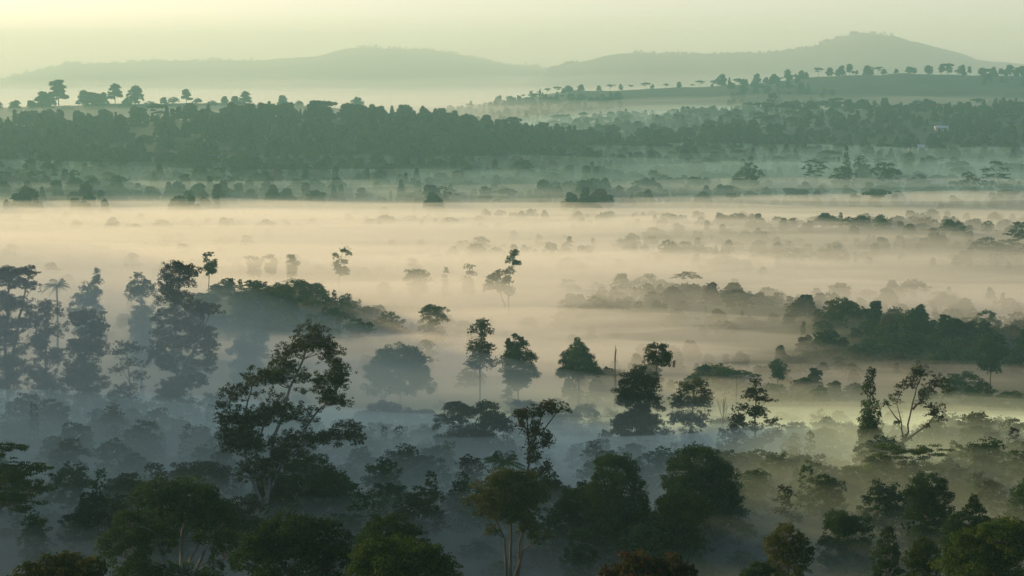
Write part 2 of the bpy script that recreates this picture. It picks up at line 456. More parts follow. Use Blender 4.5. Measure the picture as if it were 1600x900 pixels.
for k, (px, D, z, wx, wy, th, m) in enumerate([
    (250, 1500, 9, 330, 40, 9, WISP), (760, 1480, 9, 280, 45, 8, WISP), (1180, 1560, 9, 240, 40, 6, THIN), (1480, 1600, 9, 200, 45, 7, WISP),
    (120, 1330, 14, 230, 50, 8, WISP), (560, 1230, 13, 260, 60, 8, WISP), (930, 1290, 12, 200, 50, 7, THIN), (1250, 1180, 11, 170, 50, 6, THIN), (1500, 1080, 11, 150, 45, 6, THIN),
    (420, 1040, 16, 190, 50, 9, WISP), (800, 1010, 15, 170, 45, 8, WISP), (1120, 960, 13, 150, 40, 6, THIN), (1400, 880, 12, 130, 40, 6, THIN),
    (560, 900, 16, 120, 40, 7, THIN), (900, 790, 14, 110, 35, 7, WISP), (1180, 760, 11, 100, 30, 5, FAINT), (1400, 670, 6, 60, 30, 4, FAINT),
    (470, 700, 16, 80, 30, 7, THIN), (690, 640, 14, 70, 30, 6, THIN), (1010, 630, 12, 60, 30, 5, THIN), (1560, 560, 14, 50, 30, 5, FAINT),
    (300, 1690, 14, 260, 60, 6, FAINT), (860, 1660, 12, 220, 70, 6, FAINT), (1330, 1720, 14, 230, 70, 7, FAINT),
    (640, 880, 15, 110, 55, 8, WISP), (760, 780, 14, 90, 50, 8, WISP), (560, 715, 14, 70, 45, 7, WISP), (870, 700, 12, 80, 45, 7, WISP), (1020, 730, 12, 80, 45, 6, WISP), (1250, 650, 10, 55, 45, 5, THIN), (1480, 660, 11, 70, 40, 5, THIN)]):
    wisp("long low wisp of mist drifting over the valley floor", px, D, z, wx, wy, th, k, m)

# ------------------------------------------------------------------ tree growing
def tube(pts, radii, sides=6):
    pts = np.asarray(pts, float); n = len(pts)
    t = np.gradient(pts, axis=0); t /= np.linalg.norm(t, axis=1)[:, None] + 1e-9
    ref = np.where(np.abs(t[:, 2:3]) > 0.9, np.array([[1.0, 0, 0]]), np.array([[0, 0, 1.0]]))
    a_ = np.cross(t, ref); a_ /= np.linalg.norm(a_, axis=1)[:, None] + 1e-9
    b_ = np.cross(t, a_)
    th = np.arange(sides) * 2 * math.pi / sides
    r = np.asarray(radii, float)[:, None, None]
    V = pts[:, None, :] + r * (np.cos(th)[None, :, None] * a_[:, None, :] + np.sin(th)[None, :, None] * b_[:, None, :])
    V = V.reshape(-1, 3)
    i = np.arange(n - 1)[:, None] * sides; j = np.arange(sides)[None, :]; jn = (j + 1) % sides
    q = np.stack([i + j, i + jn, i + sides + jn, i + sides + j], -1).reshape(-1, 4)
    return V, q

class Bag:
    def __init__(self): self.V = []; self.Q = []; self.n = 0
    def add(self, V, Q):
        self.V.append(V); self.Q.append(np.asarray(Q) + self.n); self.n += len(V)
    def get(self):
        if not self.V: return np.zeros((0, 3)), np.zeros((0, 4), int)
        return np.vstack(self.V), np.vstack(self.Q)

def leaf_quads(P, out, rng, L, asp=0.55, outw=0.7):
    n = len(P)
    nr = rng.normal(size=(n, 3)); nr /= np.linalg.norm(nr, axis=1)[:, None]
    nr = nr + outw * out
    nr /= np.linalg.norm(nr, axis=1)[:, None] + 1e-9
    ax = rng.normal(size=(n, 3)); ax -= (ax * nr).sum(1)[:, None] * nr
    ax /= np.linalg.norm(ax, axis=1)[:, None] + 1e-9
    bx = np.cross(nr, ax)
    s = (L * rng.uniform(0.65, 1.35, n))[:, None]
    V = np.stack([P - ax * s * .5, P + bx * s * .5 * asp - ax * s * .06 + nr * s * .08, P + ax * s * .5, P - bx * s * .5 * asp - ax * s * .06 + nr * s * .08], 1)
    return V.reshape(-1, 3), np.arange(4 * n).reshape(-1, 4)

def bez(p0, p1, rng, bow=0.12, n=6, rise=0.10):
    d = p1 - p0; ln = np.linalg.norm(d)
    m = p0 + d * 0.5 + rng.normal(size=3) * ln * bow
    m[2] += ln * rise * (1 if p1[2] > p0[2] else -0.5)
    t = np.linspace(0, 1, n)[:, None]
    return (1 - t) ** 2 * p0 + 2 * t * (1 - t) * m + t ** 2 * p1

STYLE = {
    #        clumps, clump radius, shell range, leaf cover, clump flattening, outward bias, twigs
    "dense": dict(k=62, rc=(0.12, 0.31), sh=(0.55, 1.12), cov=1.30, fl=0.85, ow=0.9, tw=0.35),
    "soft":  dict(k=46, rc=(0.14, 0.31), sh=(0.35, 1.10), cov=1.15, fl=0.85, ow=0.7, tw=0.5),
    "airy":  dict(k=54, rc=(0.09, 0.24), sh=(0.20, 1.28), cov=1.10, fl=0.85, ow=0.4, tw=1.0),
    "wisp":  dict(k=30, rc=(0.10, 0.24), sh=(0.25, 1.2), cov=0.75, fl=0.9, ow=0.2, tw=1.0),
    "tier":  dict(k=30, rc=(0.20, 0.34), sh=(0.35, 1.02), cov=1.05, fl=0.5, ow=0.6, tw=0.6),
}

def grow(stems, lobes, style, rng, L, detail=1.0, limb=1.0, sides=6):
    """stems: list of (pts (n,3), r0, r1); lobes: (centre, (a,b,c)); returns wood Bag, leaf Bag"""
    st = STYLE[style]
    wood = Bag(); leaf = Bag()
    samp = []
    for pts, r0, r1 in stems:
        pts = np.asarray(pts, float)
        # resample smoothly
        t = np.linspace(0, 1, len(pts)); tt = np.linspace(0, 1, max(8, len(pts) * 3))
        P = np.stack([np.interp(tt, t, pts[:, k]) for k in range(3)], 1)
        ln = np.linalg.norm(P[-1] - P[0]) + 1e-6
        P[1:-1] += rng.normal(size=(len(P) - 2, 3)) * ln * 0.006
        R = r0 + (r1 - r0) * tt ** 0.8
        R[0] *= 1.35
        wood.add(*tube(P, R, sides + 1))
        samp.append(np.concatenate([P, R[:, None]], 1))
    samp = np.vstack(samp)
    lk = samp[len(samp) // 8:] if len(samp) > 8 else samp
    for c, (ra, rb, rcz) in lobes:
        c = np.asarray(c, float)
        d = lk[:, :3] - c
        hd = np.linalg.norm(d[:, :2], axis=1)
        bad = np.maximum(0, d[:, 2] + 0.45 * hd)
        cost = np.linalg.norm(d, axis=1) + 2.0 * bad
        p = lk[np.argmin(cost)]
        tip = c + np.array([0, 0, -0.15 * rcz])
        if limb > 0:
            r0 = max(p[3] * 0.6, 0.03) * limb
            B = bez(p[:3], tip, rng)
            wood.add(*tube(B, np.linspace(r0, max(r0 * 0.35, 0.02), len(B)), sides))
        mr = (ra + rb + rcz) / 3
        k = max(4, int(st["k"] * detail * rng.uniform(0.85, 1.15)))
        v = rng.normal(size=(k, 3)); v /= np.linalg.norm(v, axis=1)[:, None]
        v[:, 2] = np.where(v[:, 2] < -0.55, -v[:, 2], v[:, 2])
        rr = rng.uniform(*st["sh"], k) ** 0.7
        C = c + v * rr[:, None] * np.array([ra, rb, rcz])
        RC = rng.uniform(*st["rc"], k) * mr
        asp = np.array([max(ra / mr, .75), max(rb / mr, .75), max(min(rcz / mr, 1.2), 0.5 if style == 'tier' else 0.8)])
        nn = np.clip((st["cov"] * math.pi * RC ** 2 / (0.28 * L * L)).astype(int), 4, 2500)
        ci = np.repeat(np.arange(k), nn); n = len(ci)
        w = rng.normal(size=(n, 3)); w /= np.linalg.norm(w, axis=1)[:, None]
        w *= (rng.uniform(0.15, 1.0, n) ** 0.5)[:, None]
        off = w * RC[ci][:, None] * asp * np.array([1, 1, st["fl"]])
        leaf.add(*leaf_quads(C[ci] + off, w * 0.6 + v[ci] * 0.5 + np.array([0, 0, 0.25]), rng, L, outw=st["ow"]))
        for q in range(k):
            if limb > 0 and rng.random() < st["tw"]:
                B = bez(tip, C[q], rng, 0.10, 4)
                r0 = max(0.012 * mr, 0.018) * limb
                wood.add(*tube(B, np.linspace(r0, r0 * 0.5, 4), 4))
    return wood, leaf

def branch(p, d, ln, r, depth, rng, wood, spread=0.6, up=0.15, tips=None, sides=5):
    n = 4
    pts = [p]; dd = d.copy()
    for _ in range(n - 1):
        dd = dd + rng.normal(size=3) * 0.14 + np.array([0, 0, up * 0.3]); dd /= np.linalg.norm(dd)
        pts.append(pts[-1] + dd * ln / (n - 1))
    wood.add(*tube(np.array(pts), np.linspace(r, r * 0.62, n), sides if depth > 1 else 4))
    if depth == 0:
        if tips is not None: tips.append(pts[-1])
        return
    for b in range(rng.integers(2, 4)):
        nd = dd + rng.normal(size=3) * spread + np.array([0, 0, up]); nd /= np.linalg.norm(nd)
        branch(pts[-1 if b < 2 else -2], nd, ln * rng.uniform(0.6, 0.85), r * rng.uniform(0.5, 0.65), depth - 1, rng, wood, spread, up, tips)

def palm_geo(rng, trunk_h, frond, n=16, leaf=None):
    wood = Bag(); lf = Bag()
    pts = [(0.02 * trunk_h * math.sin(t * 2), 0, trunk_h * t) for t in np.linspace(0, 1, 8)]
    wood.add(*tube(np.array(pts), np.linspace(0.010 * trunk_h + 0.10, 0.006 * trunk_h + 0.08, 8), 7))
    top = np.array(pts[-1])
    for k in range(n):
        az = k * 2.399 + rng.uniform(-.2, .2); el = rng.uniform(-0.15, 1.25)
        h = np.array([math.cos(az), math.sin(az), 0])
        t = np.linspace(0, 1, 9)
        fl = frond * rng.uniform(.85, 1.1)
        P = top + h * (fl * t * math.cos(el))[:, None] + np.array([0, 0, 1.0]) * (fl * (t * math.sin(el) - 0.55 * t ** 2.2))[:, None]
        wood.add(*tube(P, np.linspace(0.05, 0.015, 9), 4))
        side = np.array([-h[1], h[0], 0])
        tt = np.linspace(0.12, 1, 20)
        Q = np.stack([np.interp(tt, t, P[:, c]) for c in range(3)], 1)
        for sgn in (-1, 1):
            wl = frond * 0.26 * np.sin(np.clip(tt * 1.05, 0, 1) * math.pi * 0.86 + 0.25)
            tipp = Q + sgn * side * wl[:, None] + h * (wl * 0.6)[:, None] - np.array([0, 0, 1]) * (wl * 0.45)[:, None]
            hw = frond * 0.022
            V = np.stack([Q - h * hw, (Q + tipp) / 2 - h * hw + [0, 0, .03], tipp, (Q + tipp) / 2 + h * hw], 1).reshape(-1, 3)
            lf.add(V, np.arange(len(V)).reshape(-1, 4))
    return wood, lf

def plant_tree(name, label, base, wood, leaf, leafmat, barkmat=BARK, cat="tree", group=None, trunk_name="trunk", crown_name="crown"):
    r = empty(name, base)
    tag(r, label, cat, group)
    V, Q = wood.get()
    if len(Q): add_mesh(trunk_name, V, Q, barkmat, r)
    V, Q = leaf.get()
    if len(Q): add_mesh(crown_name, V, Q, leafmat, r, smooth_shade=False)
    return r

SEED = [100]
def hero(name, label, D, bx, lobes, style="dense", leaf="deep", stems=None, r=None, bark=BARK, cat="tree", group=None,
         lpx=2.8, detail=1.0, limb=1.0, spread=0.6, L=None, skirt=None):
    """lobes given in photo pixels (px, py, rx, ry), stems as lists of photo pixels from the base up"""
    SEED[0] += 1
    rng = np.random.default_rng(SEED[0])
    s = D / F
    b = at(bx, 600, D); base = np.array([b[0], D, tz(b[0], D)])
    if skirt is None: skirt = 3 if (style == 'dense' or (style == 'soft' and stems is None)) else 0
    if skirt:
        x0 = min(l[0] - l[2] * .8 for l in lobes); x1 = max(l[0] + l[2] * .8 for l in lobes)
        yb = max(l[1] + l[3] * .35 for l in lobes); yg = 100 + (CAM_Z - base[2]) / s
        w = (x1 - x0) * 0.5; cx = (x0 + x1) * 0.5; extra = []
        for lev in range(skirt):
            ry = max(min(l[3] for l in lobes), w * .28); yb += ry * .9
            if yb + ry * .3 > yg: break
            m = 3 if w * s > 3 else 2
            for q in range(m):
                extra.append((cx + (q - (m - 1) / 2) * w * 1.25 / m * rng.uniform(.8, 1.2), yb + rng.uniform(-.3, .3) * ry, w / m * 1.25, ry))
            w *= rng.uniform(.8, .98); cx += rng.uniform(-.1, .1) * w
        lobes = list(lobes) + extra
    if style in ("airy", "soft", "wisp") and len(lobes) > 6:
        L0 = [l for l in lobes]; ex = []
        for i_, l in enumerate(L0):
            dd = sorted((math.hypot(l[0] - m_[0], (l[1] - m_[1]) * 1.2), j_) for j_, m_ in enumerate(L0) if j_ != i_)
            for d_, j_ in dd[:2]:
                m_ = L0[j_]
                if j_ > i_ and d_ > 2.4 * max(l[2], m_[2]): continue
                f = rng.uniform(.3, .7)
                if rng.random() < (.75 if style != "wisp" else .35):
                    ex.append((l[0] * f + m_[0] * (1 - f) + rng.normal() * 3, l[1] * f + m_[1] * (1 - f) + rng.normal() * 3, (l[2] + m_[2]) * .33, (l[3] + m_[3]) * .36))
        lobes = list(lobes) + ex
    Lo = []
    for lb in lobes:
        px, py, rx, ry = lb[:4]
        dy = lb[4] if len(lb) > 4 else rng.uniform(-spread, spread) * 0.5 * rx
        c = at(px, py, D) + np.array([0, dy * s, 0]) - base
        Lo.append((c, (rx * s, 0.5 * (rx + min(rx, ry * 1.6)) * s, ry * s)))
    top = min(l[1] for l in lobes); low = max(l[1] for l in lobes)
    hgt = at(bx, top, D)[2] - base[2]
    r0 = r * s if r else max(0.10, 0.016 * hgt)
    st = []
    if stems is None:
        mx = sum(l[0] * l[2] for l in lobes) / sum(l[2] for l in lobes)
        tip = at(mx, top + 0.35 * (low - top) , D) - base
        st.append(([np.zeros(3) - [0, 0, .6], tip * np.array([0.25, 1, 0.4]) , tip], r0, r0 * 0.3))
    else:
        for k, poly in enumerate(stems):
            P = [at(x, y, D) - base for x, y in poly]
            off = rng.uniform(-1, 1) * 6 * s if k else 0
            for i_, p in enumerate(P): p[1] += off * i_ / max(1, len(P) - 1)
            P = [np.array([P[0][0] * 0.8, 0, -0.6])] + P if k == 0 else P
            rr = r0 * (1 if k == 0 else 0.65)
            st.append((P, rr, rr * 0.3))
    wood, lf = grow(st, Lo, style, rng, L or max(0.24, lpx * s), detail, limb)
    return plant_tree(name, label, base, wood, lf, LEAF[leaf], bark, cat, group)

def bare(name, label, D, bx, top_py, spread_px, leaf=None, bark=BARK, depth=5, cat="tree", up=0.12, spread=0.5, leafn=0, group=None, n=5):
    SEED[0] += 1
    rng = np.random.default_rng(SEED[0])
    s = D / F
    b = at(bx, 600, D); base = np.array([b[0], D, tz(b[0], D)])
    hgt = at(bx, top_py, D)[2] - base[2]
    wood = Bag(); lf = Bag(); tips = []
    r0 = 0.018 * hgt + 0.05
    fork = 0.38 * hgt
    wood.add(*tube(np.array([[0, 0, -.6], [0.1, 0, fork * .5], [0, 0.1, fork]]), [r0 * 1.3, r0, r0 * .9], 7))
    for k in range(n):
        az = k * 6.283 / n + rng.uniform(-.4, .4)
        sp = spread_px * s / max(hgt - fork, 1)
        d = np.array([math.cos(az) * sp, math.sin(az) * sp, 0.9]); ln = np.linalg.norm(d); d /= ln
        branch(np.array([0, 0.1, fork * rng.uniform(.75, 1.0)]), d, (hgt - fork) * 0.34, r0 * 0.6, depth - 1, rng, wood, spread, up, tips)
    V, Q = wood.get()
    k = (hgt + 0.0) / max(V[:, 2].max(), 1e-3)       # grow to the height wanted
    V[:, 2] *= k
    wood = Bag(); wood.add(V, Q)
    if leafn:
        T = np.array(tips) * np.array([1, 1, k])
        idx = rng.integers(0, len(T), leafn)
        P = T[idx] + rng.normal(size=(leafn, 3)) * 0.45
        lf.add(*leaf_quads(P, np.zeros_like(P) + [0, 0, .3], rng, max(0.28, 2.6 * s)))
    return plant_tree(name, label, base, wood, lf, LEAF[leaf or "dry"], bark, cat, group)

# ---- stock trees in metres, shared by every copy of a kind
def stock(kind, seed, H, L, sides=5):
    rng = np.random.default_rng(seed)
    lobes = []; style = "dense"; limb = 1.0; stems = None; r0 = 0.018 * H
    if kind == "broad":
        for k in range(8):
            az = k * 2.4 + rng.uniform(-.4, .4); t = k / 7; rr = (.25 - .12 * t) * H * rng.uniform(.6, 1.1)
            lobes.append((np.array([math.cos(az) * rr, math.sin(az) * rr, H * (.22 + .52 * t)]), np.array([.20, .20, .16]) * H * rng.uniform(.75, 1.2)))
        lobes.append((np.array([rng.uniform(-.08, .08) * H, 0, H * .82]), np.array([.17, .17, .15]) * H))
    elif kind == "tall":
        style = "airy"
        for k in range(8):
            t = k / 7; az = k * 2.4 + rng.uniform(-.5, .5); rr = H * (.17 - .13 * t) * rng.uniform(.6, 1.2)
            lobes.append((np.array([math.cos(az) * rr, math.sin(az) * rr, H * (.38 + .54 * t)]), np.array([.12, .12, .085]) * H * rng.uniform(.75, 1.2)))
    elif kind == "conifer":
        for k in range(7):
            t = k / 6; w = (0.20 * (1 - t) + .035) * H
            lobes.append((np.array([rng.uniform(-.02, .02) * H, rng.uniform(-.02, .02) * H, H * (.16 + .80 * t)]), np.array([w, w, .085 * H])))
        limb = 0.5
    elif kind == "umbrella":
        style = "tier"; 
        for k in range(6):
            az = k * 1.05 + rng.uniform(-.3, .3); rr = rng.uniform(.12, .36) * H
            lobes.append((np.array([math.cos(az) * rr, math.sin(az) * rr, H * rng.uniform(.80, .93)]), np.array([.22, .22, .07]) * H * rng.uniform(.8, 1.15)))
        lobes.append((np.array([.0, 0, H * .93]), np.array([.22, .22, .07]) * H))
        lobes.append((np.array([.2 * H * rng.choice([-1, 1]), 0, H * .66]), np.array([.16, .16, .05]) * H))
    elif kind == "column":
        for k in range(5):
            t = k / 4
            lobes.append((np.array([rng.uniform(-.03, .03) * H, 0, H * (.22 + .68 * t)]), np.array([.13 - .05 * t, .13 - .05 * t, .13]) * H))
    elif kind == "bush":
        for k in range(5):
            az = k * 1.3 + rng.uniform(-.4, .4); rr = rng.uniform(.2, .5) * H
            lobes.append((np.array([math.cos(az) * rr, math.sin(az) * rr, H * rng.uniform(.30, .55)]), np.array([.42, .42, .34]) * H * rng.uniform(.8, 1.2)))
        lobes.append((np.array([0, 0, H * .66]), np.array([.4, .4, .34]) * H))
    top = {"broad": .7, "tall": .92, "conifer": .98, "umbrella": .86, "column": .9, "bush": .5}[kind]
    stems = [([np.array([0, 0, -.05 * H]), np.array([rng.uniform(-.02, .02) * H, 0, H * top * .5]), np.array([0, 0, H * top])], r0, r0 * .25)]
    det = {"broad": .55, "tall": .6, "conifer": .5, "umbrella": .6, "column": .5, "bush": .5}[kind]
    return grow(stems, lobes, style, rng, L, det, limb, sides=4)

STOCK = {}
def stock_mesh(kind, var, lod):
    """(trunk mesh, crown mesh) data shared by all copies; lod 0 = near (10 m class leaves), 1 = far"""
    key = (kind, var, lod)
    if key not in STOCK:
        H = 10.0
        L = {0: 0.42, 1: 0.62, 2: 1.25}[lod]
        w, l = stock(kind, 1000 + var * 17 + lod, H, L)
        lm = LEAF[{"broad": "deep", "tall": "euc", "conifer": "pine", "umbrella": "deep", "column": "deep", "bush": "olive"}[kind]]
        STOCK[key] = (w, l, lm)
    return STOCK[key]

PROTO = {}
def copy_tree(kind, var, lod, loc, h, wscale, rz, name, label, group, parts=True, cat="tree"):
    """a copy of a stock tree: an Empty with trunk and crown, or one two-material mesh where it is only a few pixels tall"""
    key = (kind, var, lod, parts)
    w, l, lm = stock_mesh(kind, var, lod)
    if key not in PROTO:
        Vw, Qw = w.get(); Vl, Ql = l.get()
        if parts:
            tr = add_mesh("trunk", Vw, Qw, BARK); cr = add_mesh("crown", Vl, Ql, lm, smooth_shade=False)
            PROTO[key] = (tr, cr)
        else:
            V = np.vstack([Vw, Vl]); Q = np.vstack([Qw, Ql + len(Vw)])
            mi = np.concatenate([np.zeros(len(Qw), int), np.ones(len(Ql), int)])
            PROTO[key] = (add_mesh(name, V, Q, [BARK, lm], mat_idx=mi, smooth_shade=False),)
        first = True
    else:
        first = False
    src = PROTO[key]
    if parts:
        r = empty(name, loc)
        for s_ in src:
            c = s_ if first else s_.copy()
            if not first: COL.objects.link(c)
            c.parent = r
    else:
        r = src[0] if first else src[0].copy()
        if not first: COL.objects.link(r)
        r.name = name
        r.location = [float(c) for c in loc]
    k = h / 10.0
    r.scale = (k * wscale, k * wscale, k)
    r.rotation_euler = (0, 0, rz)
    for key_ in ("label", "category", "group"):
        if key_ in r: del r[key_]
    tag(r, label, cat, group)
    return r

def mass(name, label, items, rngseed, cat, group=None, lod=None):
    """one far-off wood that reads as a single mass: items = (kind, var, x, y, z, h, wscale, rz)"""
    VV = []; QQ = []; MI = []; n = 0
    mats = [BARK] + list(LEAF.values())
    for kind, var, x, y, z, h, ws, rz in items:
        w, l, lm = stock_mesh(kind, var, lod if lod is not None else (3 if (kind, var, 3) in STOCK else 2))
        k = h / 10; c, s_ = math.cos(rz), math.sin(rz)
        V, Q = l.get()
        P = np.stack([(V[:, 0] * c - V[:, 1] * s_) * k * ws + x, (V[:, 0] * s_ + V[:, 1] * c) * k * ws + y, V[:, 2] * k + z], 1)
        VV.append(P); QQ.append(Q + n); MI.append(np.full(len(Q), mats.index(lm if R.random() < .6 else LEAF[str(R.choice(['deep', 'deep', 'euc', 'pine', 'pine', 'dry']))]))); n += len(P)
    o = add_mesh(name, np.vstack(VV), np.vstack(QQ), mats, mat_idx=np.concatenate(MI), smooth_shade=False)
    tag(o, label, cat, group, kind="stuff")
    return o

# ------------------------------------------------------------------ the trees one can tell apart, near to far
G_FRONT = "trees along the near slope"
G_MIST = "trees standing in the valley mist"
G_LEFT = "tall gum trees on the left"

# front row
hero("broadleaf_tree", "big rounded dark tree at the bottom left with bare forked stems showing under its crown", 170, 285,
     [(300, 795, 62, 40), (245, 790, 45, 38), (335, 825, 38, 40), (195, 865, 42, 42), (245, 850, 30, 30), (350, 870, 25, 40), (200, 820, 25, 22)],
     "dense", "deep", stems=[[(285, 905), (282, 850), (290, 800)], [(270, 905), (250, 850), (245, 800)], [(300, 905), (325, 850), (335, 825)], [(285, 900), (310, 850), (320, 810)]], r=5, bark=PALE, group=G_FRONT)
hero("broadleaf_tree", "low wide domed green tree at the bottom edge left of the yellow green tree", 150, 455,
     [(455, 845, 55, 40), (505, 850, 42, 38), (405, 868, 42, 42), (450, 885, 70, 45), (520, 885, 35, 35)], "dense", "deep", group=G_FRONT)
hero("broadleaf_tree", "bright yellow green bushy tree at the bottom edge, lightest foliage in the scene", 140, 625,
     [(612, 872, 52, 32), (655, 880, 45, 35), (580, 885, 40, 35), (690, 895, 30, 28), (625, 900, 80, 40)], "dense", "bright", group=G_FRONT)
hero("broadleaf_tree", "dark round treetop rising just behind the bright yellow green tree", 165, 608,
     [(608, 830, 38, 24), (640, 845, 30, 22), (580, 845, 25, 22), (610, 860, 40, 25)], "dense", "deep", group=G_FRONT)
hero("layered_tree", "dark tree with flat layered branches cut by the left edge of the view", 200, -25,
     [(12, 700, 30, 9), (-10, 722, 35, 12), (38, 735, 44, 14), (5, 755, 60, 16), (55, 765, 30, 14), (10, 785, 60, 16), (-40, 690, 40, 14)],
     "tier", "deep", stems=[[(-25, 900), (-15, 800), (0, 700)]], group=G_FRONT)
hero("leafy_shrub", "olive coloured shrub at the bottom left corner of the slope", 120, 95,
     [(100, 890, 50, 22), (55, 900, 35, 18), (140, 888, 30, 20), (95, 910, 70, 25)], "soft", "olive", cat="shrub")
hero("gum_tree", "tall open leaning gum tree left of centre, largest of the near trees", 250, 405,
     [(490, 530, 32, 26), (455, 550, 22, 20), (515, 560, 24, 20), (445, 590, 36, 24), (535, 590, 20, 20), (400, 595, 28, 22), (500, 605, 30, 22),
      (365, 620, 24, 20), (420, 640, 34, 26), (525, 630, 26, 16), (375, 660, 34, 22), (460, 650, 36, 24), (545, 670, 26, 12), (505, 690, 34, 14), (350, 655, 16, 12),
      (400, 700, 34, 24), (445, 700, 34, 24), (365, 700, 20, 14), (560, 690, 12, 16), (395, 745, 30, 26), (380, 685, 26, 18), (352, 680, 16, 16), (430, 735, 30, 24), (470, 690, 26, 20), (400, 660, 24, 18), (440, 560, 20, 16), (505, 540, 18, 14)],
     "airy", "euc", stems=[[(405, 850), (415, 780), (425, 700), (450, 610), (480, 540)], [(415, 780), (455, 700), (500, 640), (535, 600)], [(412, 800), (385, 720), (380, 650), (395, 600)], [(425, 735), (480, 690), (540, 680)], [(418, 770), (400, 700), (420, 640)]],
     r=5, bark=PALE, lpx=2.9, group=G_FRONT)
hero("broadleaf_tree", "dense dark tree close behind the foot of the tall leaning gum tree", 258, 485,
     [(478, 742, 42, 32), (515, 780, 36, 36), (455, 790, 48, 40), (530, 800, 22, 26), (430, 770, 30, 30), (410, 800, 34, 34)], "dense", "deep", group=G_FRONT)
for lb, D_, x_, lo in [
    ("small dark round tree at the left end of the row behind the forked tree", 285, 210, [(212, 765, 27, 20), (195, 778, 18, 16), (225, 785, 26, 18)]),
    ("dark tree with a lumpy top in the row behind the forked tree", 275, 300, [(290, 745, 28, 20), (325, 738, 26, 20), (345, 755, 16, 18), (300, 770, 40, 24)]),
    ("paler rounded tree between two dark ones in the row behind the forked tree", 290, 255, [(255, 755, 24, 18), (245, 775, 28, 20), (270, 780, 24, 22)])]:
    hero("broadleaf_tree", lb, D_, x_, lo, "soft", "deep", group=G_FRONT)
hero("flat_crowned_tree", "flat crowned dark tree on several thin stems at the bottom centre", 200, 800,
     [(800, 765, 55, 26), (765, 785, 36, 20), (830, 780, 36, 24), (790, 800, 46, 20), (790, 745, 30, 12), (842, 840, 22, 12), (770, 830, 14, 10), (815, 815, 26, 14)],
     "soft", "olive", stems=[[(800, 920), (798, 850), (800, 780)], [(808, 920), (812, 850), (830, 785)], [(792, 920), (788, 840), (765, 790)], [(806, 900), (818, 860), (842, 842)]], r=4, group=G_FRONT)
hero("emergent_tree", "slender tree with forked stem and one sided top rising behind the flat crowned tree", 232, 815,
     [(872, 640, 22, 12), (850, 638, 18, 9), (825, 650, 18, 16), (838, 675, 16, 18), (832, 705, 16, 12), (815, 665, 10, 12), (858, 690, 10, 12), (830, 740, 14, 8), (855, 735, 8, 18), (812, 645, 10, 7)],
     "airy", "russet", stems=[[(815, 900), (822, 760), (828, 700), (822, 650)], [(825, 725), (845, 680), (872, 642)], [(826, 712), (838, 680), (850, 640)]], r=3.5, group=G_FRONT, lpx=2.8)
hero("broadleaf_tree", "small rounded conical tree standing alone in mist right of the flat crowned tree", 220, 910,
     [(908, 845, 20, 17), (915, 868, 22, 18), (895, 872, 20, 16), (905, 888, 26, 14)], "dense", "deep", group=G_FRONT)
hero("red_tipped_shrub", "shrub with reddish leaf tips at the bottom edge right of centre", 110, 1012,
     [(1000, 885, 34, 22), (1045, 885, 30, 22), (965, 896, 28, 16), (1015, 905, 70, 24), (1075, 898, 16, 14)], "soft", "russet", cat="shrub", lpx=3.5)
hero("broadleaf_tree", "small brownish green tree at the bottom edge right of the red tipped shrub", 160, 1232,
     [(1232, 838, 26, 20), (1250, 858, 20, 22), (1212, 860, 20, 22), (1232, 885, 36, 26)], "dense", "olive", group=G_FRONT)
hero("leafy_shrub", "low round dark bush at the foot of the brownish green tree", 155, 1185, [(1186, 893, 20, 14), (1172, 900, 18, 12), (1200, 900, 18, 12)], "dense", "deep", cat="shrub")
hero("broadleaf_tree", "tall dense bell shaped tree, left of the two dark domes right of centre", 235, 965,
     [(962, 740, 36, 28), (945, 770, 34, 32), (985, 775, 28, 34), (965, 800, 48, 36), (955, 725, 22, 14), (985, 820, 30, 24)], "dense", "deep", group=G_FRONT)
hero("broadleaf_tree", "lower dark tree leaning against the left side of the bell shaped tree", 238, 898,
     [(900, 785, 30, 22), (885, 805, 26, 22), (915, 805, 30, 26), (930, 770, 16, 14)], "dense", "deep", group=G_FRONT)
hero("broadleaf_tree", "large dark rounded dome tree, right of the two domes right of centre", 240, 1100,
     [(1092, 728, 42, 26), (1065, 750, 34, 32), (1120, 755, 34, 36), (1095, 780, 56, 40), (1135, 795, 24, 30), (1100, 815, 50, 26)], "dense", "deep", group=G_FRONT)
hero("broadleaf_tree", "pale green rounded tree in front of the large dark dome", 225, 1065,
     [(1065, 785, 36, 20), (1045, 800, 28, 24), (1088, 800, 26, 24), (1065, 815, 44, 24)], "soft", "bright", group=G_FRONT)
hero("broadleaf_tree", "broad fresh green tree filling the bottom right corner", 160, 1555,
     [(1560, 845, 55, 32), (1520, 865, 40, 34), (1600, 850, 45, 36), (1545, 890, 80, 40), (1500, 890, 24, 26)], "dense", "bright", group=G_FRONT)
hero("conical_tree", "pointed dark tree with stepped sides behind the broad green tree at the right", 192, 1512,
     [(1522, 785, 8, 12), (1522, 800, 20, 12), (1505, 815, 24, 16), (1535, 820, 18, 16), (1490, 835, 20, 20), (1510, 845, 40, 26)], "dense", "deep", group=G_FRONT)
hero("conical_tree", "narrow upright dark tree at the bottom edge near the right corner", 180, 1388,
     [(1386, 832, 10, 10), (1386, 850, 17, 16), (1384, 872, 22, 18), (1386, 893, 24, 18)], "dense", "deep", group=G_FRONT)
hero("conical_tree", "short light green bush tree between the slim dark tree and the broad green corner tree", 182, 1445,
     [(1440, 850, 16, 12), (1450, 868, 26, 18), (1430, 878, 22, 18), (1445, 893, 32, 18)], "soft", "bright", group=G_FRONT)
hero("broadleaf_tree", "dark round topped tree above the slim dark tree at the lower right", 222, 1450,
     [(1450, 765, 30, 24), (1435, 785, 26, 26), (1468, 785, 22, 26), (1452, 810, 36, 26)], "dense", "deep", group=G_FRONT)
